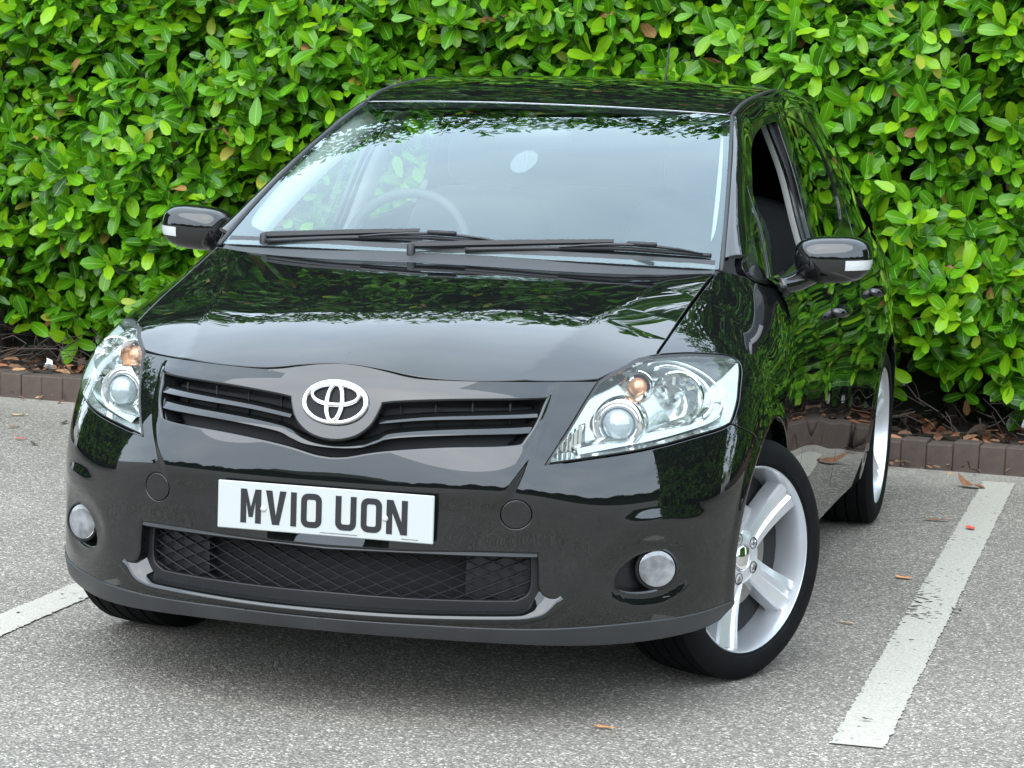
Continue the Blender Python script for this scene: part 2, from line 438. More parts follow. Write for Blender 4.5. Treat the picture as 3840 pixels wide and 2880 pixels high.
# ---------- bonnet ----------
HX=[0,.15,.3,.42,.52,.62,.70]
HY=[-.84,-.72,-.6,-.4,-.2,0,.2]
HT=[
[.795,.785,.745,.705,.665,.62,.57],
[.857,.845,.817,.795,.765,.72,.67],
[.891,.886,.868,.848,.822,.785,.745],
[.939,.936,.925,.910,.892,.867,.840],
[.977,.975,.967,.957,.943,.924,.905],
[1.006,1.005,1.000,.993,.984,.972,.960],
[1.030,1.030,1.027,1.024,1.020,1.017,1.013]]
def hcrease(x,y):
    x=np.asarray(x,float);y=np.asarray(y,float)
    xc=ilerp(y,[-.68,-.4,-.1,.15],[.415,.475,.545,.60]);d=np.abs(x)-xc
    amp=ilerp(y,[-.7,-.3,0,.18],[.16,.17,.11,0.])
    xb=ilerp(y,[-.8,-.5,-.1],[.10,.20,.30]);e=np.abs(x)-xb
    amb=ilerp(y,[-.8,-.6,-.2,.1],[.06,.035,.006,0.])
    return -amp*(np.sqrt(d*d+.004**2)+d)*.5-amb*(np.sqrt(e*e+.012**2)+e)*.5
B=[]
for y,row in zip(HY,HT):
    for x,z in zip(HX,row):
        if y<-.55 or (x>.6 and y<-.3): continue
        for s in ((1,-1) if x else (1,)): B.append((s*x,y,z,1))
EDGE=[(-1.382,.828),(-1.32,.824),(-1.261,.816),(-1.211,.808),(-1.158,.804),(-1.058,.804),(-.957,.805),(-.857,.805),(-.78,.805),(-.715,.805)]
SH2=[(.569,-.597,.806),(.616,-.527,.836)]+SH3
for x,y,z in SH2: B+=[(x,y,z,4),(-x,y,z,4)]
for t,z in EDGE:
    P=skirt(t,z);B+=[(P[0],P[1],z,4),(-P[0],P[1],z,4)]
B=np.array(B)
S2=HF(B[:,0],B[:,1],B[:,2]-hcrease(B[:,0],B[:,1]),(-.8,.8),(-.9,.3),32,26,LAM2,B[:,3])
def bonnet(x,y,off=0.):
    x=np.asarray(x,float);y=np.asarray(y,float);return np.stack([x,y,S2(x,y)+hcrease(x,y)+off],-1)
# ---------- windscreen: u lateral (m at mid), v up the glass 0..1 ----------
def ws_edge(v):
    v=np.asarray(v,float);b=4*v*(1-v)
    return .700-.137*v+.004*b,.235+.829*v,1.022+.394*v+.024*b
def ws_mid(v):
    v=np.asarray(v,float);b=4*v*(1-v)
    return .095+.905*v,1.030+.400*v+.048*b
def screen(s,v,off=0.):
    s=np.asarray(s,float);xe,ye,ze=ws_edge(v);yc,zc=ws_mid(v);g=np.abs(s)**2.3
    return np.stack([s*xe,yc+(ye-yc)*g,zc+(ze-zc)*g+off],-1)
# ---------- roof ----------
RY=[.9,1.05,1.3,1.7,2.1,2.6,3.0,3.25];RC=[1.395,1.440,1.483,1.516,1.516,1.487,1.437,1.395];RE=[1.350,1.414,1.462,1.494,1.492,1.458,1.405,1.360]
RP=[]
for y,zc,ze in zip(RY,RC,RE):
    for x,k in ((0,0),(.2,.10),(.35,.32),(.46,.60),(.56,1.),(.64,1.45)):
        for s in ((1,-1) if x else (1,)): RP.append((s*x,y,zc+(ze-zc)*k,1))
RP=np.array(RP)
S5=HF(RP[:,0],RP[:,1],RP[:,2],(-.75,.75),(.8,3.4),24,24,1e-6,RP[:,3])
def roof(x,y,off=0.): return np.stack([np.asarray(x,float),np.asarray(y,float),S5(x,y)+off],-1)
# ---------- greenhouse side: (y, w) w from roof/screen edge (0) down to the belt (.5) ----------
GY=[.10,.235,.45,.68,.88,1.064,1.4,1.8,2.2,2.6,3.0,3.3]
def G0():
    out=[]
    for y in GY:
        if y<=1.0641:
            v=(y-.235)/.829;xe,ye,ze=ws_edge(v);out.append((float(xe),float(ze)))
        else: out.append((float(np.interp(y,[1.064,1.4,1.8,2.2,2.6,3.0,3.3],[.567,.567,.57,.566,.552,.525,.50])),None))
    for i,y in enumerate(GY):
        if out[i][1] is None: out[i]=(out[i][0],float(S5(out[i][0],y)))
    return out
E0=G0()
BZ=np.interp(GY,[.1,.25,.35,.6,1.,1.6,2.2,2.8,3.3],[1.03,1.012,.982,.965,.975,.99,1.005,1.025,1.04])
BX=S1(np.array(GY),BZ)-.004
GP=[]
for y,(x0,z0),xb,zb in zip(GY,E0,BX,BZ):
    h=z0-zb
    x1,z1=x0+.024,z0-.009*min(1,h/.3)
    x2,z2=x0+.046,z0-.048*min(1,h/.3)
    for w,x,z in ((0,x0,z0),(.04,x1,z1),(.085,x2,z2),(.20,x2+(xb-x2)*.33,z2+(zb-z2)*.28),(.35,x2+(xb-x2)*.68,z2+(zb-z2)*.64),(.5,xb,zb)):
        GP.append((y,w,x,z))
GP=np.array(GP)
G4x=HF(GP[:,0],GP[:,1],GP[:,2],(0,3.4),(-.02,.56),34,16,2e-8);G4z=HF(GP[:,0],GP[:,1],GP[:,3],(0,3.4),(-.02,.56),34,16,2e-8)
def side(y,w,off=0.): return np.stack([G4x(y,w)+off,np.asarray(y,float)+0*np.asarray(w,float),G4z(y,w)],-1)

# ------------------------------------------------------------------ the car
car = empty('parked_car')
tag(car, 'glossy black five-door hatchback parked with its nose away from the laurel hedge', 'car')
MIR = lambda L: [(2*T0-t, z) for t,z in reversed(L)]
def sym(half):                                  # half: from the centre line outwards on the +x side
    return join(half, MIR(half))
def az(pts, n=6): return cr(pts, n)
# shared outlines on the skirt (t, z)
edge_hood = az(EDGE, 5)
lamp_in = az([(-.715,.805),(-.771,.756),(-.832,.691),(-.859,.662),(-.889,.624)], 5)
lamp_bot = az([(-.889,.624),(-.788,.636),(-.653,.651),(-.493,.673),(-.400,.684),(-.350,.694)], 5)
lamp_out = az([(-.350,.694),(-.300,.735),(-.252,.775),(-.190,.812),(-.176,.826)], 5)
lamp_top = az([(-.176,.826),(-.208,.840),(-.347,.852),(-.497,.854)], 5)
lamp_up = az([(-.497,.854),(-.560,.850),(-.618,.836),(-.672,.821),(-.715,.805)], 4)
arch = lambda a0, a1, yc=0., R_=.352, n=22: [(yc+R_*math.cos(rad(a)), .317+R_*math.sin(rad(a))) for a in np.linspace(a0, a1, n)]
seam_low = az([(-.352,.268),(-.45,.259),(-.538,.253),(-.723,.250),(-.929,.244),(-1.168,.245),(T0,.246)], 5)
lip_low = az([(-.352,.262),(-.391,.232),(-.45,.218),(-.529,.209),(-.639,.203),(-.773,.203),(-.985,.209),(-1.168,.213),(T0,.216)], 5)
bump_side = join([(-.350,.694),(-.235,.655)], arch(122, 188))
half = join(edge_hood, lamp_in, lamp_bot, bump_side, seam_low)
gr_bot = az([(T0,.613),(-1.34,.617),(-1.271,.632),(-1.182,.645),(-1.089,.655),(-.995,.661),(-.955,.665)], 4)
gr_side = az([(-.955,.665),(-.936,.669),(-.923,.683),(-.889,.722),(-.868,.753),(-.852,.775)], 4)
gr_top = az([(-.852,.775),(-.928,.772),(-1.027,.769),(-1.123,.764),(-1.221,.756),(-1.266,.750)], 4)
gr_boss = az([(-1.266,.750),(-1.277,.722),(-1.292,.696),(-1.32,.674),(-1.352,.663),(T0,.659)], 4)
grille_hole = sym(join(gr_bot, gr_side, gr_top, gr_boss))
lg_half = join(az([(T0,.262),(-1.168,.262),(-.96,.268),(-.90,.273),(-.866,.284),(-.832,.314)], 4), [(-.848,.321)], az([(-.848,.321),(-.876,.327),(-.887,.345),(-.889,.38),(-.893,.425)], 3), az([(-.893,.428),(-1.023,.428),(-1.203,.421),(T0,.418)], 4))
lower_hole = sym(lg_half)
fog_loop = [tuple(p) for p in cr([(-.723,.346),(-.716,.378),(-.684,.406),(-.650,.420),(-.607,.423),(-.570,.406),(-.556,.376),(-.563,.347),(-.606,.322),(-.664,.319),(-.708,.329)], 4, True)]
cap_loop = [(-.949+.036*math.cos(a), .513+.036*math.sin(a)) for a in np.linspace(0, 2*PI, 28)[:-1]]
IN = lambda L, d=.0035: [tuple(p) for p in offset_loop(L, -d)]
OUTL = lambda L, d: [tuple(p) for p in offset_loop(L, d)]
bumper_loop = sym(half)
bumper = panel('front_bumper', skirt, IN(bumper_loop, .003), 'paint', car, res=.0125,
    holes=[grille_hole, lower_hole, fog_loop, MIR(fog_loop), cap_loop, MIR(cap_loop)], hole_depth=.03, hole_edge=.006, sharp=(4,5))
for m_ in (False, True):
    panel('tow_cover', skirt, IN(cap_loop, .0048), 'paint', bumper, res=.012, depth=.006, edge=.0016, mirror=m_)
# body-coloured splitter in three sections below the bumper
lipL = join(seam_low, lip_low[::-1])
lo_t = lambda tl: float(np.interp(-tl, -lip_low[:,0], lip_low[:,1])); hi_t = lambda tl: float(np.interp(-tl, -seam_low[:,0], seam_low[:,1]))
def lip_piece(t0, t1):
    ts = np.linspace(t0, t1, 24); f = lambda t: t if t > T0 else 2*T0-t
    L = [(t, lo_t(f(t))) for t in ts]+[(t, hi_t(f(t))) for t in ts[::-1]]
    return L
for t0, t1 in ((2*T0+.353, T0-.20), (T0-.20, T0-.004), (T0-.004, -.353)):
    panel('bumper_lip', skirt, IN(lip_piece(t0, t1), .0012), 'grey_plastic', bumper, res=.014, depth=.05, edge=.003, off=.004)
# ---- upper grille
gr = empty('upper_grille', parent=car)
panel('backing', skirt, OUTL(grille_hole, .03), 'dark', gr, res=.03, off=-.055, depth=.001)
def slat(name, pts, h, m_, ends=True, par=gr):
    L = cr(pts, 8); rows = []
    for d,k in ((-.020,-.50),(-.010,-.52),(-.007,-.40),(-.016,.32),(-.020,.44),(-.034,.50),(-.040,.2)):
        rows.append(skirt(L[:,0], L[:,1]+k*h, d))
    b = MB().grid(np.array(rows)); return b.obj(name, 'paint', par, mirror=m_, auto=50)
s2h = [(-1.316,.6505),(-1.277,.662),(-1.231,.677),(-1.09,.692),(-.90,.703)]
slat('slat', [(2*T0-t, z) for t,z in reversed(s2h)]+[(T0,.6465)]+s2h, .020, False)
for m_ in (False, True):
    slat('slat', [(-1.268,.706),(-1.153,.720),(-1.027,.728),(-.876,.735)], .016, m_)
    for t in np.linspace(-1.22, -.95, 4): MB().box(skirt(t, .705, -.050), (.0015,.004,.05)).obj('rib', 'dark', gr, mirror=m_)   # upright ribs behind the slats
    L = cr([(-.948,.664),(-.926,.680),(-.896,.718),(-.874,.750),(-.862,.768)], 6)
    MB().grid(np.array([skirt(L[:,0]+k, L[:,1], d) for k,d in ((.004,-.008),(-.002,-.014),(-.010,-.03),(-.012,-.05))])).obj('end_frame', 'gloss_black', gr, mirror=m_)
# ---- badge on the nose
P0, N0 = surf_geo(skirt, np.array([[T0,.741]]), False); P0, N0 = P0[0], N0[0]
bx = np.array([1.,0,0]); bz = np.cross(N0, bx)*1.; bz = bz if bz[2] > 0 else -bz
badge = empty('badge', parent=car)
def ell(cx, cz, a, b, n=64): 
    th = np.linspace(0, 2*PI, n+1)[:-1]; u = cx+a*np.cos(th); w = cz+b*np.sin(th)
    return u, w, th
def ring(name, cx, cz, a, b, wd, lift, vary=None):
    u, w, th = ell(cx, cz, a, b); rows = []
    nx, nz = np.cos(th)/a, np.sin(th)/b; q = np.hypot(nx, nz); nx, nz = nx/q, nz/q
    ww = wd*(1 if vary is None else vary(th))
    for k,d in ((1,0),(.88,.0040),(.5,.0078),(0,.0090),(-.5,.0078),(-.88,.0040),(-1,0)):
        uu, vv = u+nx*ww*k*.5, w+nz*ww*k*.5; curve = -uu**2*.35
        rows.append(P0+np.outer(uu, bx)+np.outer(vv, bz)+np.outer(lift+d+curve, N0))
    R_ = np.array(rows); R_ = np.concatenate([R_, R_[:,:1]], 1)
    return MB().grid(R_).obj(name, 'satin', badge)
th_ = np.linspace(0, 2*PI, 49)[:-1]
bo = MB(); bo.add([P0+.0782*math.cos(t)*bx+.0525*math.sin(t)*bz+N0*(.002-.35*(.0782*math.cos(t))**2) for t in th_]+[P0+N0*.003], [(i,(i+1)%48,48) for i in range(48)]); bo.obj('badge_base', 'badge_black', badge)
ring('outer_ring', 0, 0, .0742, .0487, .0115, .002, lambda t: 1+.28*np.abs(np.cos(t))-.1*(np.sin(t) > .7))
ring('cross_ring', 0, .0165, .0560, .0235, .0098, .004, lambda t: 1+.35*(-np.sin(t)).clip(0,1))
ring('upright_ring', 0, -.0015, .0185, .0430, .0100, .005, lambda t: 1+.25*np.abs(np.cos(t)))
# ---- lower grille
lg = empty('lower_grille', parent=car)
mesh_half = join(az([(T0,.301),(-1.168,.299),(-.96,.303),(-.925,.308),(-.903,.326),(-.899,.36),(-.902,.405)], 4), [(-.902,.408),(-1.05,.410),(T0,.404)])
mesh_loop = sym(mesh_half)
panel('surround', skirt, OUTL(lower_hole, .012), 'plastic', lg, res=.016, holes=[mesh_loop], off=-.032, depth=.004, hole_depth=.012, hole_edge=.003)
panel('backing', skirt, OUTL(mesh_loop, .03), 'dark', lg, res=.03, off=-.10, depth=.001)
for m_ in (False, True):
    panel('blanking_plate', skirt, [(-1.045,.29),(-.88,.29),(-.88,.42),(-1.045,.42)], 'plastic', lg, res=.03, off=-.056, depth=.02, mirror=m_)
    L = np.array([(t, .4225-.006*((t+.9)/.48)**2) for t in np.linspace(-.898, T0, 30)])
    MB().grid(np.array([skirt(L[:,0], L[:,1]+dz, d) for dz,d in ((.006,-.014),(.004,-.006),(-.008,-.004),(-.012,-.010),(-.012,-.03))])).obj('top_bar', 'grey_plastic', lg, mirror=m_, auto=40)
b = MB(); ml = np.array(mesh_loop); bars = []
for sgn in (1, -1):
    for k in range(-60, 61):
        t = np.linspace(2*T0+.86, -.86, 420); z = .355+sgn*((t-T0)*.43)+k*.0262+.0131*(0 if sgn > 0 else 0)
        ok = inside(np.stack([t, z], 1), mesh_loop)
        i = 0
        while i < len(t):
            if ok[i]:
                j = i
                while j+1 < len(t) and ok[j+1]: j += 1
                if j-i > 5: bars.append(np.stack([t[i:j+1:4], z[i:j+1:4]], 1))
                i = j+1
            else: i += 1
for L in bars:
    if len(L) < 2: continue
    h = .0011
    b.grid(np.array([skirt(L[:,0], L[:,1]+k*h, d) for k,d in ((-1,-.050),(-1,-.042),(-.3,-.0395),(.3,-.0395),(1,-.042),(1,-.050))]))
b.obj('mesh', 'plastic', lg)
# rolled ledge below the lower opening, flaring out at its ends
led = az([(T0,.262),(-1.168,.262),(-.96,.268),(-.90,.273),(-.866,.284),(-.834,.311)], 6); fl = np.clip((led[:,0]+.93)/.09, 0, 1)
for m_ in (False, True):
    rows = [skirt(led[:,0], led[:,1]-.013*(1-fl*.7), .0008), skirt(led[:,0], led[:,1]-.006*(1-fl*.5), .0055), skirt(led[:,0], led[:,1]+.001, .0065), skirt(led[:,0]-.012*fl, led[:,1]+.008+.006*fl, .000), skirt(led[:,0]-.030*fl, led[:,1]+.012+.010*fl, -.014), skirt(led[:,0]-.050*fl, led[:,1]+.0135+.010*fl, -.040)]
    MB().grid(np.array(rows)).obj('lower_ledge', 'paint', bumper, mirror=m_)
# ---- fog lamps
for m_ in (False, True):
    fg = empty('fog_light', parent=car)
    V2, F2 = tri_domain(OUTL(fog_loop, .02), [], .012)
    pk = lambda t,z,off=0.: skirt(t, z, off-.045)
    panel('pocket', pk, OUTL(fog_loop, .012), 'plastic', fg, res=.015, depth=.001, mirror=m_)
    c0, n0 = surf_geo(skirt, np.array([[-.610,.3745]]), False); c0, n0 = c0[0], n0[0]
    ax = np.array([.34,-.94,.02]); ax /= np.linalg.norm(ax); c0 = c0+ax*.002
    u = np.cross(ax, (0,0,1)); u /= np.linalg.norm(u); w = np.cross(u, ax); Rm = np.stack([ax, u, w], 1)
    MB().lathe([(-.06,.052),(-.016,.052),(-.008,.0505),(-.006,.046),(-.010,.0435),(-.012,.0435)], 40, c=c0, R=Rm).obj('bezel', 'plastic', fg, mirror=m_, auto=40)
    MB().lathe([(-.008,.0425),(-.007,.040),(-.006,.030),(-.0055,.015),(-.0053,.0001)], 40, c=c0, R=Rm).obj('lens', 'fog_glass', fg, mirror=m_)
    MB().lathe([(-.009,.043),(-.022,.036),(-.034,.022),(-.036,.012),(-.020,.010),(-.018,.0001)], 40, c=c0, R=Rm).obj('reflector', 'reflector', fg, mirror=m_, auto=40)
# ---- headlights
lamp_loop = join(lamp_in, lamp_bot, lamp_out, lamp_top, lamp_up)
for m_ in (False, True):
    hl = empty('headlight', parent=car)
    panel('lens', skirt, IN(lamp_loop, .0065), 'lens_glass', hl, res=.014, depth=.004, edge=.003, mirror=m_, off=.001)
    # seal strip round the lens
    L = np.array(dens(lamp_loop, .012)); Li = offset_loop(L, -.0055); Lo = offset_loop(L, -.0005); Lq = np.concatenate
    cl = lambda A: np.concatenate([A, A[:1]])
    MB().grid(np.array([skirt(cl(A)[:,0], cl(A)[:,1], d) for A,d in ((Li,-.001),(Lo,-.003),(Lo,-.02))])).obj('seal', 'seal', hl, mirror=m_)
    # bowl: side wall then back plate
    Lw = offset_loop(L, -.004); Lb = offset_loop(L, -.012); c_ = Lb.mean(0); Lb2 = c_+(Lb-c_)*.90
    pts3 = [skirt(cl(Lw)[:,0], cl(Lw)[:,1], -.004), skirt(cl(Lb)[:,0], cl(Lb)[:,1], -.03), skirt(cl(Lb2)[:,0], cl(Lb2)[:,1], -.075)]
    MB().grid(np.array(pts3)).obj('housing', 'lamp_grey', hl, mirror=m_)
    panel('back_plate', skirt, [tuple(p) for p in Lb2], 'lamp_grey', hl, res=.02, off=-.072, depth=.001, mirror=m_)
    ax = np.array([.10,-.995,.03]); ax /= np.linalg.norm(ax); u = np.cross(ax, (0,0,1)); u /= np.linalg.norm(u); w = np.cross(u, ax); Rm = np.stack([ax, u, w], 1)
    pc = np.array([.618,-.600,.706])
    MB().lathe([(-.06,.064),(-.012,.062),(.006,.0585),(.010,.056),(.006,.052),(-.002,.049),(-.004,.047),(.006,.044),(.008,.042),(.004,.039),(-.010,.037)], 44, c=pc, R=Rm).obj('projector_ring', 'satin', hl, mirror=m_, auto=35)
    MB().lathe([(-.012,.0385),(.002,.037),(.012,.032),(.020,.022),(.024,.011),(.025,.0001)], 40, c=pc, R=Rm).obj('projector_lens', 'lens_solid', hl, mirror=m_)
    def bowl(name, ctr, R_, dp, bulb, material='reflector', segs=36):
        o = MB().lathe([(.006,R_*1.06),(.010,R_),(.002,R_*.95),(-dp*.35,R_*.82),(-dp*.75,R_*.55),(-dp,R_*.22),(-dp,.0001)], segs, c=ctr, R=Rm).obj(name, material, hl, mirror=m_, auto=50)
        if bulb: MB().lathe([(-dp,.010),(-dp*.2,.010),(0,.007),(.003,.0001)], 16, c=ctr, R=Rm).obj('bulb', bulb, hl, mirror=m_)
        return o
    bowl('indicator_bowl', np.array([.636,-.486,.784]), .037, .030, None)
    MB().lathe([(-.02,.022),(-.010,.022),(-.002,.019),(.004,.011),(.006,.0001)], 28, c=np.array([.636,-.492,.783]), R=Rm).obj('indicator_bulb', 'amber', hl, mirror=m_)
    bowl('main_beam_bowl', np.array([.718,-.408,.756]), .060, .05, 'lens_solid')
    mb = MB()
    for q in range(7):                                    # chrome facets of the main-beam reflector
        a = rad(-60+q*34); mb.box(np.array([.718,-.415,.756])+Rm@np.array([-.006-.004*(q%2), .040*math.cos(a), .040*math.sin(a)]), (.006,.010,.0035), R=Rm@np.array(Matrix.Rotation(a+.3,3,'X')))
    mb.obj('reflector_facet', 'reflector', hl, mirror=m_, smooth=False)
    # light arcs sweeping round the outer end
    for ra, rb, wd in ((.110,.061,.0050),(.150,.072,.0034)):
        a = np.linspace(rad(-62), rad(112), 30); lst = skirt(-.470+ra*np.cos(a), .766+rb*np.sin(a), -.024)
        MB().tube(lst, wd, 8).obj('arc_trim', 'satin', hl, mirror=m_)
    mb = MB()                                             # ribbed trim at the inner tip and below
    for q in range(6): 
        t, z = -.835+.013*q, .652+.006*q; mb.box(skirt(t, z, -.05), (.004,.02,.012+.003*q), bev=.002)
    mb.obj('tip_trim', 'reflector', hl, mirror=m_, smooth=False)
    L = cr([(-.80,.650),(-.70,.664),(-.56,.682),(-.42,.702),(-.36,.716)], 8)
    MB().grid(np.array([skirt(L[:,0], L[:,1]+dz, d) for dz,d in ((-.006,-.02),(.006,-.026),(.012,-.05),(.010,-.072))])).obj('lower_trim', 'lamp_grey', hl, mirror=m_)
# ---- bonnet
front = skirt(edge_hood[:,0], edge_hood[:,1])[:,:2]
up_ = skirt(lamp_up[::-1][:,0], lamp_up[::-1][:,1])[:,:2]
shut = cr([(.664,-.424),(.668,-.3),(.672,-.147),(.677,0),(.683,.12),(.686,.183)], 5)
rear = cr([(.686,.183),(.640,.166),(.57,.135),(.44,.093),(.30,.063),(.17,.046),(0,.040)], 5)
hh = join(front, up_, shut, rear)
bon_loop = join(hh, [(-x, y) for x,y in reversed(hh)])
bonnet_o = panel('bonnet', bonnet, IN(bon_loop, .0042), 'paint', car, res=.016, depth=.014, edge=.003)
# dark channel below the bonnet edge
for m_ in (False, True):
    L = edge_hood
    MB().grid(np.array([skirt(L[:,0], L[:,1]+dz, d) for dz,d in ((-.006,-.003),(.004,-.016),(.02,-.03),(.02,-.09))])).obj('bonnet_seal', 'seal', bonnet_o, mirror=m_)
# ---- wings
shut_t = [(R0*(math.atan2(x,-y)-PI/2) if y < 0 else y, x, y) for x,y in shut]
def z_on(t, x, y):
    r = math.hypot(x,y) if y < 0 else x; zs = np.linspace(.80, 1.06, 200); f = S1(np.full(200,t), zs)-r
    k = np.where((f[:-1] >= 0) & (f[1:] < 0))[0]; k = k[-1] if len(k) else 199; return float(zs[k])
shut_tz = [(t, z_on(t,x,y)) for t,x,y in shut_t]
door_front = az([(.585,.958),(.600,.80),(.625,.60),(.630,.45),(.620,.300)], 5)
wing_loop = join(lamp_out, lamp_top, az([(-.497,.854)]+shut_tz[3::4]+[shut_tz[-1]], 5), az([(.183,1.016),(.235,1.018),(.30,1.002),(.36,.982),(.45,.968),(.585,.958)], 4), door_front, [(.36,.300)], arch(-3, 122), [(-.235,.655),(-.350,.694)])
for m_ in (False, True):
    panel('front_wing', skirt, IN(wing_loop, .0035), 'paint', car, res=.016, mirror=m_)
# ---- doors, sills, rear quarters
belt = lambda y: float(np.interp(y, GY, BZ))
rarch = lambda a0, a1: arch(a0, a1, 2.6, .350)
fd_loop = join(door_front[::-1][:0], [(.620,.300),(1.385,.300)], az([(1.385,.300),(1.42,.50),(1.425,.75),(1.405,belt(1.4)-.004)], 5), [(y, belt(y)-.004) for y in np.linspace(1.4,.585,14)], door_front)
rd_loop = join([(1.390,.300),(2.235,.300)], rarch(183,146), az([(2.31,.513),(2.36,.62),(2.36,.80),(2.30,belt(2.3)-.004)], 5), [(y, belt(y)-.004) for y in np.linspace(2.3,1.41,14)], az([(1.405,belt(1.4)-.004),(1.425,.75),(1.42,.50),(1.390,.300)], 5))
rq_loop = join(rarch(146,-8), [(3.0,.27),(3.20,.30)], az([(3.20,.30),(3.25,.6),(3.24,.85),(3.20,belt(3.2)-.004)], 5), [(y, belt(y)-.004) for y in np.linspace(3.2,2.31,12)], az([(2.30,belt(2.3)-.004),(2.36,.80),(2.36,.62),(2.31,.513)], 5))
sill_loop = join([(.36,.205),(2.24,.205),(2.245,.29),(2.235,.300),(.345,.300),(.345,.26)])
# greenhouse openings (y, w)
q_loop = join(az([(.700,.136),(.543,.140),(.430,.190),(.367,.275)], 4), az([(.367,.275),(.350,.38),(.355,.45),(.385,.485)], 4), [(.385,.485),(.490,.445)], [(.700,.136)])
fw_loop = join(az([(.760,.132),(.90,.120),(1.171,.114),(1.328,.107),(1.45,.107)], 4), az([(1.45,.107),(1.475,.125),(1.43,.25),(1.405,.36),(1.392,.462)], 4), [(1.392,.466),(.545,.466)], [(.545,.440),(.760,.132)])
rw_loop = join(az([(1.575,.104),(1.75,.113),(1.90,.134),(2.08,.166)], 4), az([(2.08,.166),(2.16,.20),(2.21,.28),(2.235,.37),(2.17,.430)], 4), az([(2.17,.430),(1.95,.458),(1.495,.466)], 3), [(1.575,.104)])
fr_f = join([(.740,.092),(1.500,.092)], [(1.525,.11),(1.462,.25),(1.436,.40),(1.428,.498)], [(.515,.498),(.520,.43),(.665,.21)])
fr_r = join([(1.535,.092),(2.16,.092)], az([(2.16,.092),(2.24,.16),(2.30,.28),(2.33,.40),(2.315,.498)], 4), [(2.315,.498),(1.436,.498),(1.444,.40),(1.470,.25)])
rail_loop = join([(.285,.004),(.6,.002),(1.064,.002),(2.0,.002),(3.15,.004)], [(3.15,.30),(3.15,.498),(2.325,.498)], az([(2.325,.498),(2.34,.40),(2.31,.28),(2.25,.16),(2.17,.088)], 4), [(2.17,.088),(1.50,.088),(.50,.088)], [(.42,.12),(.34,.14)])
qf_loop = join([(.730,.092),(.50,.092),(.42,.125),(.345,.20),(.322,.34),(.325,.44),(.36,.499),(.508,.499),(.513,.43),(.658,.21)])
for m_ in (False, True):
    d1 = panel('front_door', skirt, IN(fd_loop), 'paint', car, res=.03, mirror=m_)
    d2 = panel('rear_door', skirt, IN(rd_loop), 'paint', car, res=.03, mirror=m_)
    panel('rear_quarter', skirt, IN(rq_loop), 'paint', car, res=.03, mirror=m_)
    panel('sill', skirt, IN(sill_loop, .002), 'paint', car, res=.03, mirror=m_, depth=.04, off=-.004)
    panel('window_frame', side, fr_f, 'gloss_black', d1, res=.03, holes=[fw_loop], flip=True, mirror=m_, depth=.02, hole_depth=.025, hole_edge=.003, off=-.002)
    panel('window_frame', side, fr_r, 'gloss_black', d2, res=.03, holes=[rw_loop], flip=True, mirror=m_, depth=.02, hole_depth=.02, hole_edge=.003, off=-.002)
    panel('window_pane', side, OUTL(rw_loop, .004), 'window', d2, res=.05, flip=True, mirror=m_, depth=.002, off=-.008)
    if m_: panel('window_pane', side, OUTL(fw_loop, .004), 'window', d1, res=.05, flip=True, mirror=m_, depth=.002, off=-.008)
    panel('quarter_frame', side, qf_loop, 'gloss_black', car, res=.03, holes=[q_loop], flip=True, mirror=m_, depth=.02, hole_depth=.015, hole_edge=.002, off=-.003)
    panel('quarter_window', side, OUTL(q_loop, .003), 'window', car, res=.05, flip=True, mirror=m_, depth=.002, off=-.007)
    panel('roof_rail', side, rail_loop, 'paint', car, res=.02, flip=True, mirror=m_, depth=.01, edge=.002)
    # weather strip along the belt
    ys = np.linspace(.52, 2.30, 40)
    MB().grid(np.array([np.stack([S1(ys, np.array([belt(y) for y in ys]))*0+G4x(ys, np.full(40,.49))+dx, ys, np.array([belt(y) for y in ys])+dz], -1) for dx,dz in ((.006,-.006),(.012,.000),(.010,.010),(-.004,.016))])).obj('belt_strip', 'plastic', car, mirror=m_)
    for dd, y0 in ((d1, 1.29),(d2, 2.20)):                # door handle with its recessed cup
        c = skirt(y0, .845); MB().tube([c+np.array([dx,dy,0]) for dx,dy in ((-.004,-.085),(.024,-.07),(.034,-.03),(.034,.03),(.024,.07),(-.004,.085))], .011, 10, flat=1.3).obj('handle', 'paint', dd, mirror=m_)
# ---- roof, screen, scuttle
rf = join(cr([(0,1.006),(.3,1.012),(.45,1.034),(.545,1.066)], 5), [(.558,1.11),(.560,1.4),(.562,1.8),(.556,2.2),(.545,2.6),(.515,3.0),(.50,3.12)], cr([(.50,3.12),(.3,3.15),(0,3.16)], 4))
roof_loop = join([(-x, y) for x,y in reversed(rf)], rf)
roof_loop = roof_loop[::-1] if np.sum(np.array(roof_loop)[:,0]*np.roll(np.array(roof_loop)[:,1],-1)-np.roll(np.array(roof_loop)[:,0],-1)*np.array(roof_loop)[:,1]) < 0 else roof_loop
roof_o = panel('roof', roof, IN(roof_loop, .003), 'paint', car, res=.03, depth=.012)
for m_ in (False, True):
    ys = np.linspace(1.07, 3.1, 50); xs = np.interp(ys, GY, [e[0] for e in E0])
    MB().tube(np.stack([xs-.002, ys, S5(xs, ys)-.002], 1), .007, 6).obj('roof_moulding', 'seal', roof_o, mirror=m_)
sc_loop = join(cr([(-.985,.0),(-.5,.005),(0,.01),(.5,.005),(.985,.0)], 4), [(.990,.5),(.985,.992)], cr([(.985,.992),(.5,.995),(0,.995),(-.5,.995),(-.985,.992)], 4), [(-.990,.5)])
pane_in = [(.94,.915),(.955,.86),(.962,.70),(.965,.45),(.962,.25),(.955,.17),(.935,.12),(.89,.092),(.79,.070),(.5,.062),(.2,.060)]
pane_loop = join(cr([(0,.945),(.5,.942),(.86,.935),(.925,.925)], 3), cr(pane_in, 3), cr([(.2,.060),(0,.060)], 2)); pane_loop = join(pane_loop, [(-x,y) for x,y in reversed(pane_loop)])
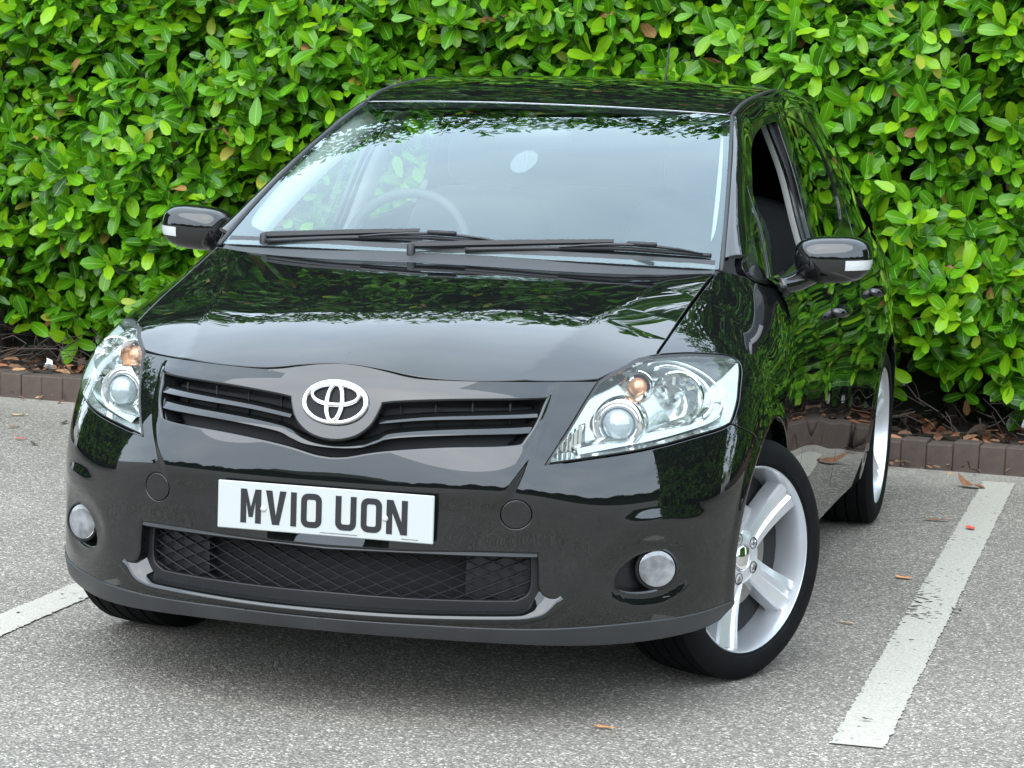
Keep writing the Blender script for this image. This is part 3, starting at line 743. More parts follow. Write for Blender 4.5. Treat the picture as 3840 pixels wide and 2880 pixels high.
ws = panel('windscreen', screen, [tuple(p) for p in np.array(sc_loop)*[1.,1.]], 'screen', car, res=.05, depth=.002, edge=.001)
panel('ceramic_border', screen, sc_loop, 'frit', ws, res=.025, holes=[pane_loop], depth=.001, edge=.0005, off=-.004)
for m_ in (False, True):
    v = np.linspace(-.01, 1.0, 40); MB().tube(screen(np.full(40,.995), v, .000), .0065, 6).obj('screen_seal', 'seal', ws, mirror=m_)
s_ = np.linspace(-1, 1, 60); MB().tube(screen(s_*.985, np.full(60,.999), .001), .0009, 6).obj('top_moulding', 'alloy_in', ws)
# scuttle panel between bonnet and glass
xs = np.concatenate([-rear[:,0], rear[::-1][1:,0]]); ysr = np.concatenate([rear[:,1], rear[::-1][1:,1]])
ru = np.array(rear); ru = np.concatenate([ru, (ru*[-1,1])[::-1][1:]]); zb = bonnet(ru[:,0], ru[:,1])[:,2]
sx = ru[:,0]/.70; g1 = screen(sx*.99, np.full(len(ru), .035), .004); g0 = np.stack([ru[:,0], ru[:,1]-.03, zb-.035], 1); ga = np.stack([ru[:,0], ru[:,1]+.014, zb-.014], 1); gb = (ga*.45+g1*.55)+np.array([0,0,-.004])
MB().grid(np.array([g0, ga, gb, g1])).obj('scuttle_panel', 'grey_plastic', car)
MB().tube(np.stack([ru[:,0], ru[:,1]+.005, zb-.006], 1), .006, 6).obj('scuttle_seal', 'seal', car)
# ---- wipers
def wiper(piv, elbow, bl):
    w_ = empty('wiper', parent=car); f = screen
    p, e = f(*piv, .014), f(*elbow, .022); t = np.linspace(0,1,18)
    L = p+(e-p)*t[:,None]; Lb = f(piv[0]+(elbow[0]-piv[0])*t, piv[1]+(elbow[1]-piv[1])*t, .020); L[:,1:] = Lb[:,1:]*.6+L[:,1:]*.4
    hw = np.interp(t, [0,.06,.5,1], [.008,.0095,.0085,.006])[:,None]
    d = np.array([0,.35,.94]); n_ = np.array([0,-.94,.35])
    MB().grid(np.array([L-d*hw-n_*.006, L-d*hw, L-d*hw*.6+n_*.004, L+d*hw*.6+n_*.004, L+d*hw, L+d*hw-n_*.006])).obj('arm', 'plastic', w_, auto=40)
    MB().lathe([(-.03,.012),(.004,.0115),(.008,.008),(.010,.0001)], 18, c=p, R=np.array([[0,0,1],[-.7,.7,0],[.7,.7,0]]).T@np.eye(3)).obj('pivot_cap', 'plastic', w_)
    B = cr([f(s_, v_, .008) for s_,v_ in bl], 10)
    MB().tube(B, .0045, 6, flat=1.5).obj('blade', 'seal', w_)
    k = len(B); Br = B[int(k*.30):int(k*.97)].copy(); q = np.linspace(-1,1,len(Br)); Br[:,2] += .012-.009*q*q; Br[:,1] -= .006
    MB().tube(Br, np.interp(np.abs(q),[0,1],[.0055,.003]), 6).obj('bridge', 'gloss_black', w_)
    mid = Br[len(Br)//2]; MB().box(mid+np.array([0,-.004,.004]), (.04,.006,.006), bev=.003).obj('clip', 'plastic', w_)
wiper((-.80,.022), (-.15,.066), [(-.78,.010),(-.45,.040),(-.17,.056),(.05,.054),(.235,.046)])
wiper((-.16,.010), (.60,.064), [(.05,.016),(.35,.038),(.60,.054),(.80,.053),(.955,.048)])
# ---- mirrors
def superell(c, h, e1, e2, nu=28, nv=18, rear=.35, taper=0., R=None):
    sp = lambda v, e: np.sign(v)*np.abs(v)**e
    P = []
    for j in range(nv+1):
        ph = -PI/2+PI*j/nv; row = []
        for i in range(nu):
            th = 2*PI*i/nu; y = sp(math.cos(ph),e1)*sp(math.sin(th),e2); x = sp(math.cos(ph),e1)*sp(math.cos(th),e2); z = sp(math.sin(ph),e1)
            if y > 0: y *= rear
            x *= 1-taper*max(0,-z)
            row.append((x*h[0], y*h[1], z*h[2]))
        row.append(row[0]); P.append(row)
    P = np.array(P)
    if R is not None: P = P@np.array(R).T
    return P+np.array(c)
for m_ in (False, True):
    mr = empty('door_mirror', parent=car)
    Rm = np.array(Matrix.Rotation(rad(9),3,'Z'))@np.array(Matrix.Rotation(rad(-3),3,'Y'))
    mc = np.array([.928,.665,1.037])
    MB().grid(superell(mc, (.108,.085,.0645), .66, .66, 40, 24, .45, .10, Rm)).obj('housing', 'paint', mr, mirror=m_)
    # indicator set in the outer lower corner
    P = superell(mc, (.1095,.0862,.0655), .66, .66, 80, 60, .45, .10, Rm); V = P.reshape(-1,3); nn = P.shape[1]
    F = []
    for j in range(P.shape[0]-1):
        for i in range(P.shape[1]-1):
            ctr = (P[j,i]+P[j+1,i]+P[j,i+1]+P[j+1,i+1])/4-mc; ctr = Rm.T@ctr
            if ctr[0] > .034 and -.026 < ctr[2] < -.001 and ctr[1] < .012: F.append((j*nn+i, (j+1)*nn+i, (j+1)*nn+i+1, j*nn+i+1))
    us = sorted({i for f in F for i in f}); ix = {v:k for k,v in enumerate(us)}
    mb = MB(); mb.add(V[us], [tuple(ix[i] for i in f) for f in F]); mb.obj('indicator', 'clear_white', mr, mirror=m_)
    MB().lathe([(0,.001),(.001,.9),(.002,.96)], 32, c=(0,0,0)).V
    th = np.linspace(0, 2*PI, 33)[:-1]; sp = lambda v: np.sign(v)*np.abs(v)**.6
    g_ = np.array([mc+Rm@np.array([.096*sp(math.cos(a)), .036, .054*sp(math.sin(a))]) for a in th])
    MB().add(list(g_)+[g_.mean(0)], [(i,(i+1)%32,32) for i in range(32)]).obj('mirror_glass', 'chrome', mr, mirror=m_)
    a0, a1 = np.array([.868,.640,.990]), np.array([.800,.560,.962])
    L = np.array([mc+np.array([-.05,-.005,-.035]), a0, (a0+a1)/2+np.array([.0,.0,-.006]), a1])
    L = cr(L, 6); MB().tube(L, np.linspace(.030,.022,len(L)), 12, flat=1.0).obj('arm', 'paint', mr, mirror=m_)
    b0 = skirt(.545,.950); MB().grid(np.array([[skirt(.47+.02*k, z, o_) for k in range(8)] for z,o_ in ((.990,.0),(.978,.012),(.955,.014),(.92,.010),(.885,.002))])).obj('mirror_base', 'gloss_black', mr, mirror=m_)
# ---- number plate
pl = empty('number_plate', parent=car)
py_, pz_ = -.872, .4955
MB().box((0,py_,pz_), (.26,.003,.0555), bev=.002).obj('plate_backing', 'plate', pl, smooth=False)
o = pl.children[0]; bm = bmesh.new(); bm.from_mesh(o.data)
bm.free()
def stroke_poly(ch):
    H, W_, s = .079, .050, .014
    def rrect(x0, z0, x1, z1, r, n=5):
        pts = []
        for cx, cz, a in ((x1-r,z0+r,-90),(x1-r,z1-r,0),(x0+r,z1-r,90),(x0+r,z0+r,180)):
            for k in range(n+1): t = rad(a+90*k/n); pts.append((cx+r*math.cos(t), cz+r*math.sin(t)))
        return pts
    if ch == '1': return [[(0,0),(s,0),(s,H),(0,H)]], s
    if ch == 'V': return [[(W_/2-.0085,0),(W_/2+.0085,0),(W_,H),(W_-.0155,H),(W_/2,.020),(.0155,H),(0,H)]], W_
    if ch == 'M': return [[(0,0),(s,0),(s,.050),(W_/2-.005,.014),(W_/2+.005,.014),(W_-s,.050),(W_-s,0),(W_,0),(W_,H),(W_-.0145,H),(W_/2,.037),(.0145,H),(0,H)]], W_
    if ch == 'N': return [[(0,0),(s,0),(s,.050),(W_-.0155,0),(W_,0),(W_,H),(W_-s,H),(W_-s,.029),(.0155,H),(0,H)]], W_
    if ch in '0O': return [('ring', rrect(0,0,W_,H,.017), rrect(s,s,W_-s,H-s,.005))], W_
    if ch == 'U':
        r = .017; ri = .005; O_ = [(0,H)]+[(r+r*math.cos(rad(180+18*k)), r+r*math.sin(rad(180+18*k))) for k in range(6)]+[(W_-r+r*math.cos(rad(270+18*k)), r+r*math.sin(rad(270+18*k))) for k in range(6)]+[(W_,H)]
        I_ = [(s,H)]+[(s+ri+ri*math.cos(rad(180+18*k)), s+ri+ri*math.sin(rad(180+18*k))) for k in range(6)]+[(W_-s-ri+ri*math.cos(rad(270+18*k)), s+ri+ri*math.sin(rad(270+18*k))) for k in range(6)]+[(W_-s,H)]
        return [('open', O_, I_)], W_
        pts = [(0,H)]; r = .017
        for k in range(6): t = rad(180+90*k/5); pts.append((r+r*math.cos(t), r+r*math.sin(t)))
        for k in range(6): t = rad(270+90*k/5); pts.append((W_-r+r*math.cos(t), r+r*math.sin(t)))
        pts += [(W_,H),(W_-s,H),(W_-s,s+.005),(W_-s-.005,s),(s+.005,s),(s,s+.005),(s,H)]; return [pts], W_
x = -.2035
for ch in 'MV10 UON':
    if ch == ' ': x += .022; continue
    polys, wd = stroke_poly(ch); bm = bmesh.new()
    for p in polys:
        if p[0] in ('ring','open'):
            A, B = p[1], p[2]; va = [bm.verts.new((q[0],0,q[1])) for q in A]; vb = [bm.verts.new((q[0],0,q[1])) for q in B]; n_ = len(va)
            fs = [bm.faces.new((va[i],va[(i+1)%n_],vb[(i+1)%n_],vb[i])) for i in range(n_ if p[0] == 'ring' else n_-1)]
        else:
            f = bm.faces.new([bm.verts.new((q[0],0,q[1])) for q in p]); bmesh.ops.triangulate(bm, faces=[f])
    g_ = bmesh.ops.extrude_face_region(bm, geom=bm.faces[:])
    bmesh.ops.translate(bm, verts=[v for v in g_['geom'] if isinstance(v, bmesh.types.BMVert)], vec=(0,.0008,0))
    bmesh.ops.recalc_face_normals(bm, faces=bm.faces)
    me = bpy.data.meshes.new('character'); bm.to_mesh(me); bm.free(); me.materials.append(MT['black'])
    link('character', me, pl, (x, py_-.0040, pz_-.0395)); x += wd+.011
for sx_ in (-.1475, .1455):
    MB().lathe([(0,.0075),(.002,.0072),(.0035,.004),(.004,.0001)], 18, c=(sx_,py_-.003,pz_-.004), R=np.array([[0,1,0],[-1,0,0],[0,0,1]])).obj('screw_cap', 'clear_white', pl)
for x_, l_ in ((.035,.045),(.205,.020)):                 # faint maker's lines along the lower edge
    MB().box((x_,py_-.0032,pz_-.0485), (l_,.0003,.0012)).obj('print_mark', 'lamp_grey', pl, smooth=False)
# ---- aerial
MB().tube([(.02,2.72,1.475),(.02,2.74,1.55),(.02,2.78,1.655)], [.006,.004,.003], 8).obj('aerial', 'plastic', car)
# ---- tail: hatch, rear bumper, lamps (only the edge shows)
ph = [(1.40,3.14),(1.25,3.27),(1.05,3.36),(.85,3.385),(.62,3.38),(.45,3.40),(.28,3.36)]; rows = []
for z,y in ph:
    w_ = float(np.interp(z, [.28,.6,.9,1.05,1.25,1.40], [.77,.79,.77,.72,.60,.49])); s_ = np.linspace(-1,1,25)
    rows.append(np.stack([s_*w_, y-.16*np.abs(s_)**3.5, np.full(25,z)], 1))
MB().grid(np.array(rows)).obj('tailgate', 'paint', car)
for m_ in (False, True):
    P = np.array([[skirt(t, z, .006) for t in np.linspace(2.84-.0,3.19,10)] for z in np.linspace(.83,1.01,10)])
    for j in range(10): P[j,:,1] += .02*(j/9)
    MB().grid(P).obj('tail_light', 'red_lamp', car, mirror=m_)
# ---- underbody, arch liners
ub = MB().box((0,1.45,.24), (.66,1.80,.03)); ub.box((0,-.56,.30), (.52,.10,.07)); ub.obj('floor_pan', 'under', car)
MB().box((0,-.50,.52), (.50,.05,.24)).obj('radiator', 'dark', car)
for yc, xw in ((0,.52),(2.6,.52)):
    for m_ in (False, True):
        a = np.linspace(rad(-12), rad(192), 26)
        P = np.array([[(x_, yc+.375*math.cos(t), .317+.375*math.sin(t)) for t in a] for x_ in (xw,.62,.74,.845)])
        b = MB().grid(P); b.add([(xw, yc+.375*math.cos(t), .317+.375*math.sin(t)) for t in a]+[(xw,yc,.317)], [(i,i+1,len(a)) for i in range(len(a)-1)]); b.obj('arch_liner', 'liner', car, mirror=m_)
# mud deflector ahead of the front wheels
for m_ in (False, True):
    MB().grid(np.array([[(x_, -.315+.03*k, z) for x_ in (.60,.68,.74,.79)] for k,z in ((0,.26),(1,.165))])).obj('deflector', 'plastic', car, mirror=m_)
# ---- wheels
def tyre_mesh():
    h = .1125; Ro = .311
    prof = [(-.098,.234),(-.107,.240),(-.1125,.258),(-.1115,.278),(-.104,.296),(-.093,.3055)]
    for k,(a,b_) in enumerate(((-.093,-.066),(-.058,-.024),(-.016,.016),(.024,.058),(.066,.093))):
        za = lambda x_: Ro-.0045*(x_/.093)**2
        prof += [(a, za(a)), (b_, za(b_))]
        if k < 4: prof += [(b_+.0005, Ro-.0095), (b_+.0075, Ro-.0095)]
    prof += [(.104,.296),(.1115,.278),(.1125,.258),(.1095,.247),(.1055,.245),(.104,.239),(.098,.2385),(.09,.2395),(-.09,.2395)]
    b = MB().lathe(prof, 72, closed=True); return b
def spoke_geo(a0, b, n=12):
    rs = np.linspace(.045, .2285, n); rows = []
    for i,r in enumerate(rs):
        t = i/(n-1); hw = .030+.015*t**1.3
        dish = .074+.012*t**1.5-.006*math.sin(PI*t)          # axial position of the face
        g = .012*min(1, t*2.2)                                # centre groove between the two ribs
        g = .5*g
        sec = [(-hw-.006,-.045),(-hw,-.010),(-hw*.90,-.003),(-hw*.16,.003),(hw*.02,-g),(hw*.30,-g),(hw*.44,.001),(hw*.92,-.003),(hw,-.010),(hw+.006,-.045)]
        rows.append([(dish+dz, r*math.cos(a0)-u*math.sin(a0), r*math.sin(a0)+u*math.cos(a0)) for u,dz in sec])
    b.grid(np.array(rows)); return b
def make_wheel(loc, rotz, spin, mirror):
    w_ = empty('wheel', loc, car); w_.rotation_euler = (0,0,rotz)
    tyre_mesh().obj('tyre', 'rubber', w_, mirror=mirror, auto=30)
    rim = MB().lathe([(.096,.2385),(.1035,.2390),(.1050,.2370),(.1035,.2345),(.096,.2320),(.080,.2295),(.040,.2250),(-.02,.2215),(-.08,.2240),(-.10,.2300)], 72).obj('rim', 'alloy_in', w_, mirror=mirror, auto=40)
    for k in range(5): spoke_geo(spin+k*2*PI/5, MB()).obj('spoke', 'alloy', w_, mirror=mirror, auto=14)
    MB().lathe([(.02,.076),(.058,.075),(.070,.070),(.0755,.060),(.0755,.036),(.070,.033)], 40).obj('hub', 'alloy', w_, mirror=mirror, auto=40)
    MB().lathe([(.066,.0335),(.076,.0325),(.080,.028),(.081,.0001)], 32).obj('centre_cap', 'satin', w_, mirror=mirror, auto=40)
    nm = MB()
    for k in range(5):
        a = spin+k*2*PI/5; c = (.0, .054*math.cos(a), .054*math.sin(a))
        MB().lathe([(.0762,.0155),(.0768,.0140),(.066,.0135),(.064,.0001)], 16, c=c).obj('nut_well', 'dark', w_, mirror=mirror)
        MB().lathe([(.06,.0085),(.0745,.0085),(.0775,.006),(.0778,.0001)], 6, c=c).obj('wheel_nut', 'nut', w_, mirror=mirror, smooth=False)
    MB().lathe([(.040,.06),(.040,.136),(.036,.138),(.022,.138),(.021,.06)], 48).obj('brake_disc', 'disc', w_, mirror=mirror, auto=40)
    MB().box((.030,-.105,.045), (.026,.030,.062), bev=.012).obj('brake_caliper', 'disc', w_, mirror=mirror)
    MB().lathe([(.016,.2230),(.018,.200),(.020,.150),(.020,.0001)], 40).obj('back_plate', 'dark', w_, mirror=mirror)
    return w_
make_wheel((.761, .015, .3112), rad(-27), rad(40), False)
make_wheel((-.752, .015, .3112), rad(-12), rad(15), True)
make_wheel((.762, 2.6, .3112), 0, rad(100), False)
make_wheel((-.762, 2.6, .3112), 0, rad(60), True)
# ---- cabin
cb = empty('cabin', parent=car)
b = MB(); ds = np.linspace(-1,1,21); rows = []
for y,z,w_ in ((.20,.99,.60),(.34,1.005,.66),(.56,1.0,.70),(.70,.97,.71),(.74,.90,.71),(.72,.70,.71)):
    rows.append([(s_*w_, y+.10*abs(s_)**2*(1 if y < .5 else .2), z-.02*abs(s_)**2+(.035*math.exp(-((s_*.7+.36)/.16)**2) if .4 < y < .72 else 0)) for s_ in ds])
b.grid(np.array(rows)).obj('dashboard', 'dash', cb)
# steering wheel on the right-hand-drive side
sw_c = np.array([-.36,.86,.985]); Rs = np.array(Matrix.Rotation(rad(-24),3,'X'))
MB().tube([sw_c+Rs@np.array([.185*math.cos(t),0,.185*math.sin(t)]) for t in np.linspace(0,2*PI,49)[:-1]], .0155, 10, closed=True, upv=(0,1,0)).obj('steering_wheel', 'dash', cb)
b = MB().box(sw_c, (.07,.025,.055), R=Rs, bev=.015)
for a in (0, PI, -PI/2): b.box(sw_c+Rs@np.array([.12*math.cos(a),.0,.12*math.sin(a)]), (.06 if abs(math.cos(a)) > .5 else .02,.010,.016 if abs(math.cos(a)) > .5 else .05), R=Rs, bev=.006)
b.obj('steering_boss', 'dash', cb)
for sx_ in (-.36, .36):
    st = empty('seat', parent=car)
    MB().grid(superell((sx_,1.30,.50), (.25,.27,.11), .6, .5, 28, 14, 1.)).obj('cushion', 'fabric', st)
    MB().grid(superell((sx_,1.62,.82), (.24,.09,.34), .5, .5, 28, 18, 1., 0, np.array(Matrix.Rotation(rad(-14),3,'X')))).obj('backrest', 'fabric', st)
    MB().grid(superell((sx_,1.74,1.24), (.13,.055,.095), .6, .6, 24, 14, 1.)).obj('headrest', 'fabric', st)
MB().grid(superell((0,2.52,.80), (.60,.10,.34), .4, .4, 32, 16, 1.)).obj('rear_bench', 'fabric', cb)
for m_ in (False, True):                                   # light trim on the pillars, dark door cards
    v = np.linspace(.02,.97,24)
    P = [screen(np.full(24,.985), v, -.006), screen(np.full(24,.930), v, -.045)+np.array([0,.05,0]), screen(np.full(24,.955), v, -.075)+np.array([0,.10,0])]
    MB().grid(np.array(P)).obj('pillar_trim', 'trim_light', cb, mirror=m_)
    w = np.linspace(.08,.55,20); yb = np.interp(w, [.08,.25,.36,.55], [1.55,1.52,1.50,1.48])
    P = [side(yb+dy, w, dx) for dy,dx in ((-.075,-.040),(-.06,-.062),(.02,-.068),(.09,-.05))]
    MB().grid(np.array(P)).obj('pillar_trim', 'trim_light', cb, mirror=m_)
    P = [side(yb+dy, w, -.02) for dy in (-.12,.10)]
    MB().grid(np.array(P)).obj('door_pillar', 'seal', cb, mirror=m_)
    P = np.array([[(x_, y, z) for y in np.linspace(.62,2.2,6)] for x_,z in ((.80,.965),(.76,.96),(.75,.5),(.70,.26))])
    MB().grid(P).obj('door_card', 'dash', cb, mirror=m_)
MB().grid(np.array([[(s_*.50, y, float(S5(s_*.5, y))-.03) for s_ in np.linspace(-1,1,9)] for y in np.linspace(1.04,3.05,10)])).obj('headlining', 'trim_light', cb)
rv = MB().box((0,.93,1.335), (.115,.018,.034), bev=.014); rv.tube([(0,.93,1.36),(0,.90,1.40)], .008, 8); rv.obj('interior_mirror', 'plastic', cb)
P0s = screen(.06,.55,-.006); th = np.linspace(0,2*PI,25)[:-1]
MB().add([screen(.115+.055*math.cos(a), .50+.075*math.sin(a), -.005) for a in th], [tuple(range(24))]).obj('screen_sticker', 'film', ws)

# ------------------------------------------------------------------ ground
def node_mat(name):
    m = bpy.data.materials.new(name); m.use_nodes = True; return m, m.node_tree, m.node_tree.nodes['Principled BSDF']
def asphalt():
    m, nt, b = node_mat('asphalt'); N, L = nt.nodes, nt.links; tc = N.new('ShaderNodeTexCoord')
    v = N.new('ShaderNodeTexVoronoi'); v.inputs['Scale'].default_value = 185; v.inputs['Randomness'].default_value = 1
    L.new(tc.outputs['Object'], v.inputs['Vector'])
    v2 = N.new('ShaderNodeTexVoronoi'); v2.inputs['Scale'].default_value = 60; L.new(tc.outputs['Object'], v2.inputs['Vector'])
    sp = N.new('ShaderNodeSeparateColor'); L.new(v.outputs['Color'], sp.inputs[0])
    rp = N.new('ShaderNodeValToRGB'); e = rp.color_ramp.elements
    e[0].position = 0; e[0].color = (.125,.113,.096,1); e[1].position = 1; e[1].color = (.64,.59,.50,1)
    for p, c in ((.35,(.182,.166,.141,1)),(.62,(.246,.224,.191,1)),(.88,(.342,.312,.264,1))):
        q = e.new(p); q.color = c
    L.new(sp.outputs[0], rp.inputs[0])
    # dark binder between the stones
    d = N.new('ShaderNodeMapRange'); d.inputs[1].default_value = .0; d.inputs[2].default_value = .62; d.inputs[3].default_value = 1.06; d.inputs[4].default_value = .72
    L.new(v.outputs['Distance'], d.inputs[0])
    n = N.new('ShaderNodeTexNoise'); n.inputs['Scale'].default_value = 1.1; n.inputs['Detail'].default_value = 7; n.inputs['Roughness'].default_value = .62; L.new(tc.outputs['Object'], n.inputs['Vector'])
    r2 = N.new('ShaderNodeMapRange'); r2.inputs[1].default_value = .3; r2.inputs[2].default_value = .7; r2.inputs[3].default_value = .84; r2.inputs[4].default_value = 1.14; L.new(n.outputs['Fac'], r2.inputs[0])
    mu = N.new('ShaderNodeMath'); mu.operation = 'MULTIPLY'; L.new(d.outputs[0], mu.inputs[0]); L.new(r2.outputs[0], mu.inputs[1])
    sc = N.new('ShaderNodeVectorMath'); sc.operation = 'SCALE'; L.new(rp.outputs[0], sc.inputs[0]); L.new(mu.outputs[0], sc.inputs['Scale'])
    # pale dust lying along the kerb
    sx = N.new('ShaderNodeSeparateXYZ'); L.new(tc.outputs['Object'], sx.inputs[0])
    ky = N.new('ShaderNodeMath'); ky.operation = 'MULTIPLY_ADD'; ky.inputs[1].default_value = .058; L.new(sx.outputs[0], ky.inputs[0]); L.new(sx.outputs[1], ky.inputs[2])
    n3 = N.new('ShaderNodeTexNoise'); n3.inputs['Scale'].default_value = 5; n3.inputs['Detail'].default_value = 6; L.new(tc.outputs['Object'], n3.inputs['Vector'])
    ka = N.new('ShaderNodeMath'); ka.operation = 'MULTIPLY_ADD'; ka.inputs[1].default_value = .5; L.new(n3.outputs['Fac'], ka.inputs[0]); L.new(ky.outputs[0], ka.inputs[2])
    km = N.new('ShaderNodeMapRange'); km.inputs[1].default_value = 3.75; km.inputs[2].default_value = 4.35; km.inputs[3].default_value = 0; km.inputs[4].default_value = .55; L.new(ka.outputs[0], km.inputs[0])
    mx = N.new('ShaderNodeMixRGB'); mx.inputs[2].default_value = (.34,.315,.27,1); L.new(km.outputs[0], mx.inputs[0]); L.new(sc.outputs[0], mx.inputs[1])
    L.new(mx.outputs[0], b.inputs['Base Color']); b.inputs['Roughness'].default_value = .85; b.inputs['Specular IOR Level'].default_value = .3
    bp = N.new('ShaderNodeBump'); bp.inputs['Strength'].default_value = .55; bp.inputs['Distance'].default_value = .004; bp.invert = True
    L.new(v.outputs['Distance'], bp.inputs['Height']); L.new(bp.outputs[0], b.inputs['Normal'])
    return m
tag(obj('ground', [(-400,-600,0),(400,-600,0),(400,600,0),(-400,600,0)], [(0,1,2,3)], asphalt()), 'grey aggregate asphalt of the car park', kind='structure')
def line_paint(worn):
    m, nt, b = node_mat('bay_line_paint'); N, L = nt.nodes, nt.links; tc = N.new('ShaderNodeTexCoord')
    b.inputs['Base Color'].default_value = (.66,.645,.60,1); b.inputs['Roughness'].default_value = .7
    n = N.new('ShaderNodeTexNoise'); n.inputs['Scale'].default_value = 42; n.inputs['Detail'].default_value = 4; L.new(tc.outputs['Object'], n.inputs['Vector'])
    n2 = N.new('ShaderNodeTexNoise'); n2.inputs['Scale'].default_value = 3.2; n2.inputs['Detail'].default_value = 3; L.new(tc.outputs['Object'], n2.inputs['Vector'])
    ad = N.new('ShaderNodeMath'); ad.operation = 'MULTIPLY_ADD'; ad.inputs[1].default_value = .55; L.new(n2.outputs['Fac'], ad.inputs[0]); L.new(n.outputs['Fac'], ad.inputs[2])
    mr = N.new('ShaderNodeMapRange'); mr.inputs[1].default_value = .95; mr.inputs[2].default_value = 1.0; mr.inputs[3].default_value = 1; mr.inputs[4].default_value = 0; L.new(ad.outputs[0], mr.inputs[0])
    if worn:                                                # tyres have scuffed the middle of this line
        sx = N.new('ShaderNodeSeparateXYZ'); L.new(tc.outputs['Object'], sx.inputs[0])
        dy = N.new('ShaderNodeMath'); dy.operation = 'SUBTRACT'; dy.inputs[1].default_value = 1.05; L.new(sx.outputs[1], dy.inputs[0])
        da = N.new('ShaderNodeMath'); da.operation = 'ABSOLUTE'; L.new(dy.outputs[0], da.inputs[0])
        dm = N.new('ShaderNodeMapRange'); dm.interpolation_type = 'SMOOTHSTEP'; dm.inputs[1].default_value = .05; dm.inputs[2].default_value = .75; dm.inputs[3].default_value = 1; dm.inputs[4].default_value = 0; L.new(da.outputs[0], dm.inputs[0])
        dx = N.new('ShaderNodeMapRange'); dx.inputs[1].default_value = 1.145; dx.inputs[2].default_value = 1.27; dx.inputs[3].default_value = .17; dx.inputs[4].default_value = .03; L.new(sx.outputs[0], dx.inputs[0])
        mu = N.new('ShaderNodeMath'); mu.operation = 'MULTIPLY'; L.new(dm.outputs[0], mu.inputs[0]); L.new(dx.outputs[0], mu.inputs[1])
        ad2 = N.new('ShaderNodeMath'); ad2.operation = 'ADD'; L.new(ad.outputs[0], ad2.inputs[0]); L.new(mu.outputs[0], ad2.inputs[1]); L.new(ad2.outputs[0], mr.inputs[0]); mr.inputs[2].default_value = 1.05
    L.new(mr.outputs[0], b.inputs['Alpha'])
    n3 = N.new('ShaderNodeTexNoise'); n3.inputs['Scale'].default_value = 160; L.new(tc.outputs['Object'], n3.inputs['Vector'])
    rp = N.new('ShaderNodeValToRGB'); rp.color_ramp.elements[0].position = .3; rp.color_ramp.elements[0].color = (.29,.27,.225,1); rp.color_ramp.elements[1].position = .6; rp.color_ramp.elements[1].color = (.41,.385,.33,1)
    L.new(n3.outputs['Fac'], rp.inputs[0]); L.new(rp.outputs[0], b.inputs['Base Color'])
    bp = N.new('ShaderNodeBump'); bp.inputs['Strength'].default_value = .5; bp.inputs['Distance'].default_value = .004; L.new(n3.outputs['Fac'], bp.inputs['Height']); L.new(bp.outputs[0], b.inputs['Normal'])
    return m
def bay_line(x0, x1, y0, y1, worn, name='bay_line'):
    lp = line_paint(worn)
    n = int((y1-y0)/.012); ys = np.linspace(y0, y1, n); j0 = np.cumsum(rng.normal(0,.0012,n))*.0+rng.normal(0,.0026,n); j1 = rng.normal(0,.0026,n)
    V = [(x0+a, y, .004) for a,y in zip(j0,ys)]+[(x1+a, y, .004) for a,y in zip(j1,ys)]
    return tag(obj(name, V, [(i,n+i,n+i+1,i+1) for i in range(n-1)], lp), kind='structure')
tag(bay_line(1.145,1.270,-.60,3.80,True), 'worn white bay line beside the open-window side of car')
tag(bay_line(-1.190,-1.070,-.75,3.95,False), 'white bay line running out from under the car')
# ---- kerb of brick-sized blocks, soil bed
ka = rad(-3.3); kx = np.array([math.cos(ka), math.sin(ka), 0]); kn = np.array([-math.sin(ka), math.cos(ka), 0]); K0 = np.array([0,4.10,0])
kerb_m = mat('kerb_block', (.074,.053,.042), .85, bump=.6, bscale=160, var=.35, vscale=9)
kerb = tag(empty('kerb', K0), 'low brown block kerb at the foot of the hedge', kind='structure'); kerb.rotation_euler = (0,0,ka)
bms = []
for q in range(4):
    b = MB().box((0,.05,.045+.002*q), (.0520,.06,.060+.002*q), bev=.004); bms.append(mesh_data('kerb_block', b.V, b.F, kerb_m, None, False))
for i in range(-62, 62):
    x_ = i*.1055; y_ = random.uniform(-.004,.004)
    link('kerb_block', bms[random.randrange(4)], kerb, (x_, y_, random.uniform(-.004,.003)), (random.uniform(-.02,.02),0,random.uniform(-.02,.02)))
soil = mat('soil', (.045,.034,.027), .95, bump=1., bscale=60, var=.5, vscale=20)
V = []; F = []; nx_, ny_ = 140, 12
for j in range(ny_):
    for i in range(nx_):
        p = K0+kx*(-7+14*i/(nx_-1))+kn*(.10+1.2*j/(ny_-1)); V.append((p[0],p[1],.075+.02*random.random()+.05*(j/ny_)))
F = [(j*nx_+i, j*nx_+i+1, (j+1)*nx_+i+1, (j+1)*nx_+i) for j in range(ny_-1) for i in range(nx_-1)]
tag(obj('soil_bed', V, F, soil), 'dark soil strip under the hedge', kind='structure')
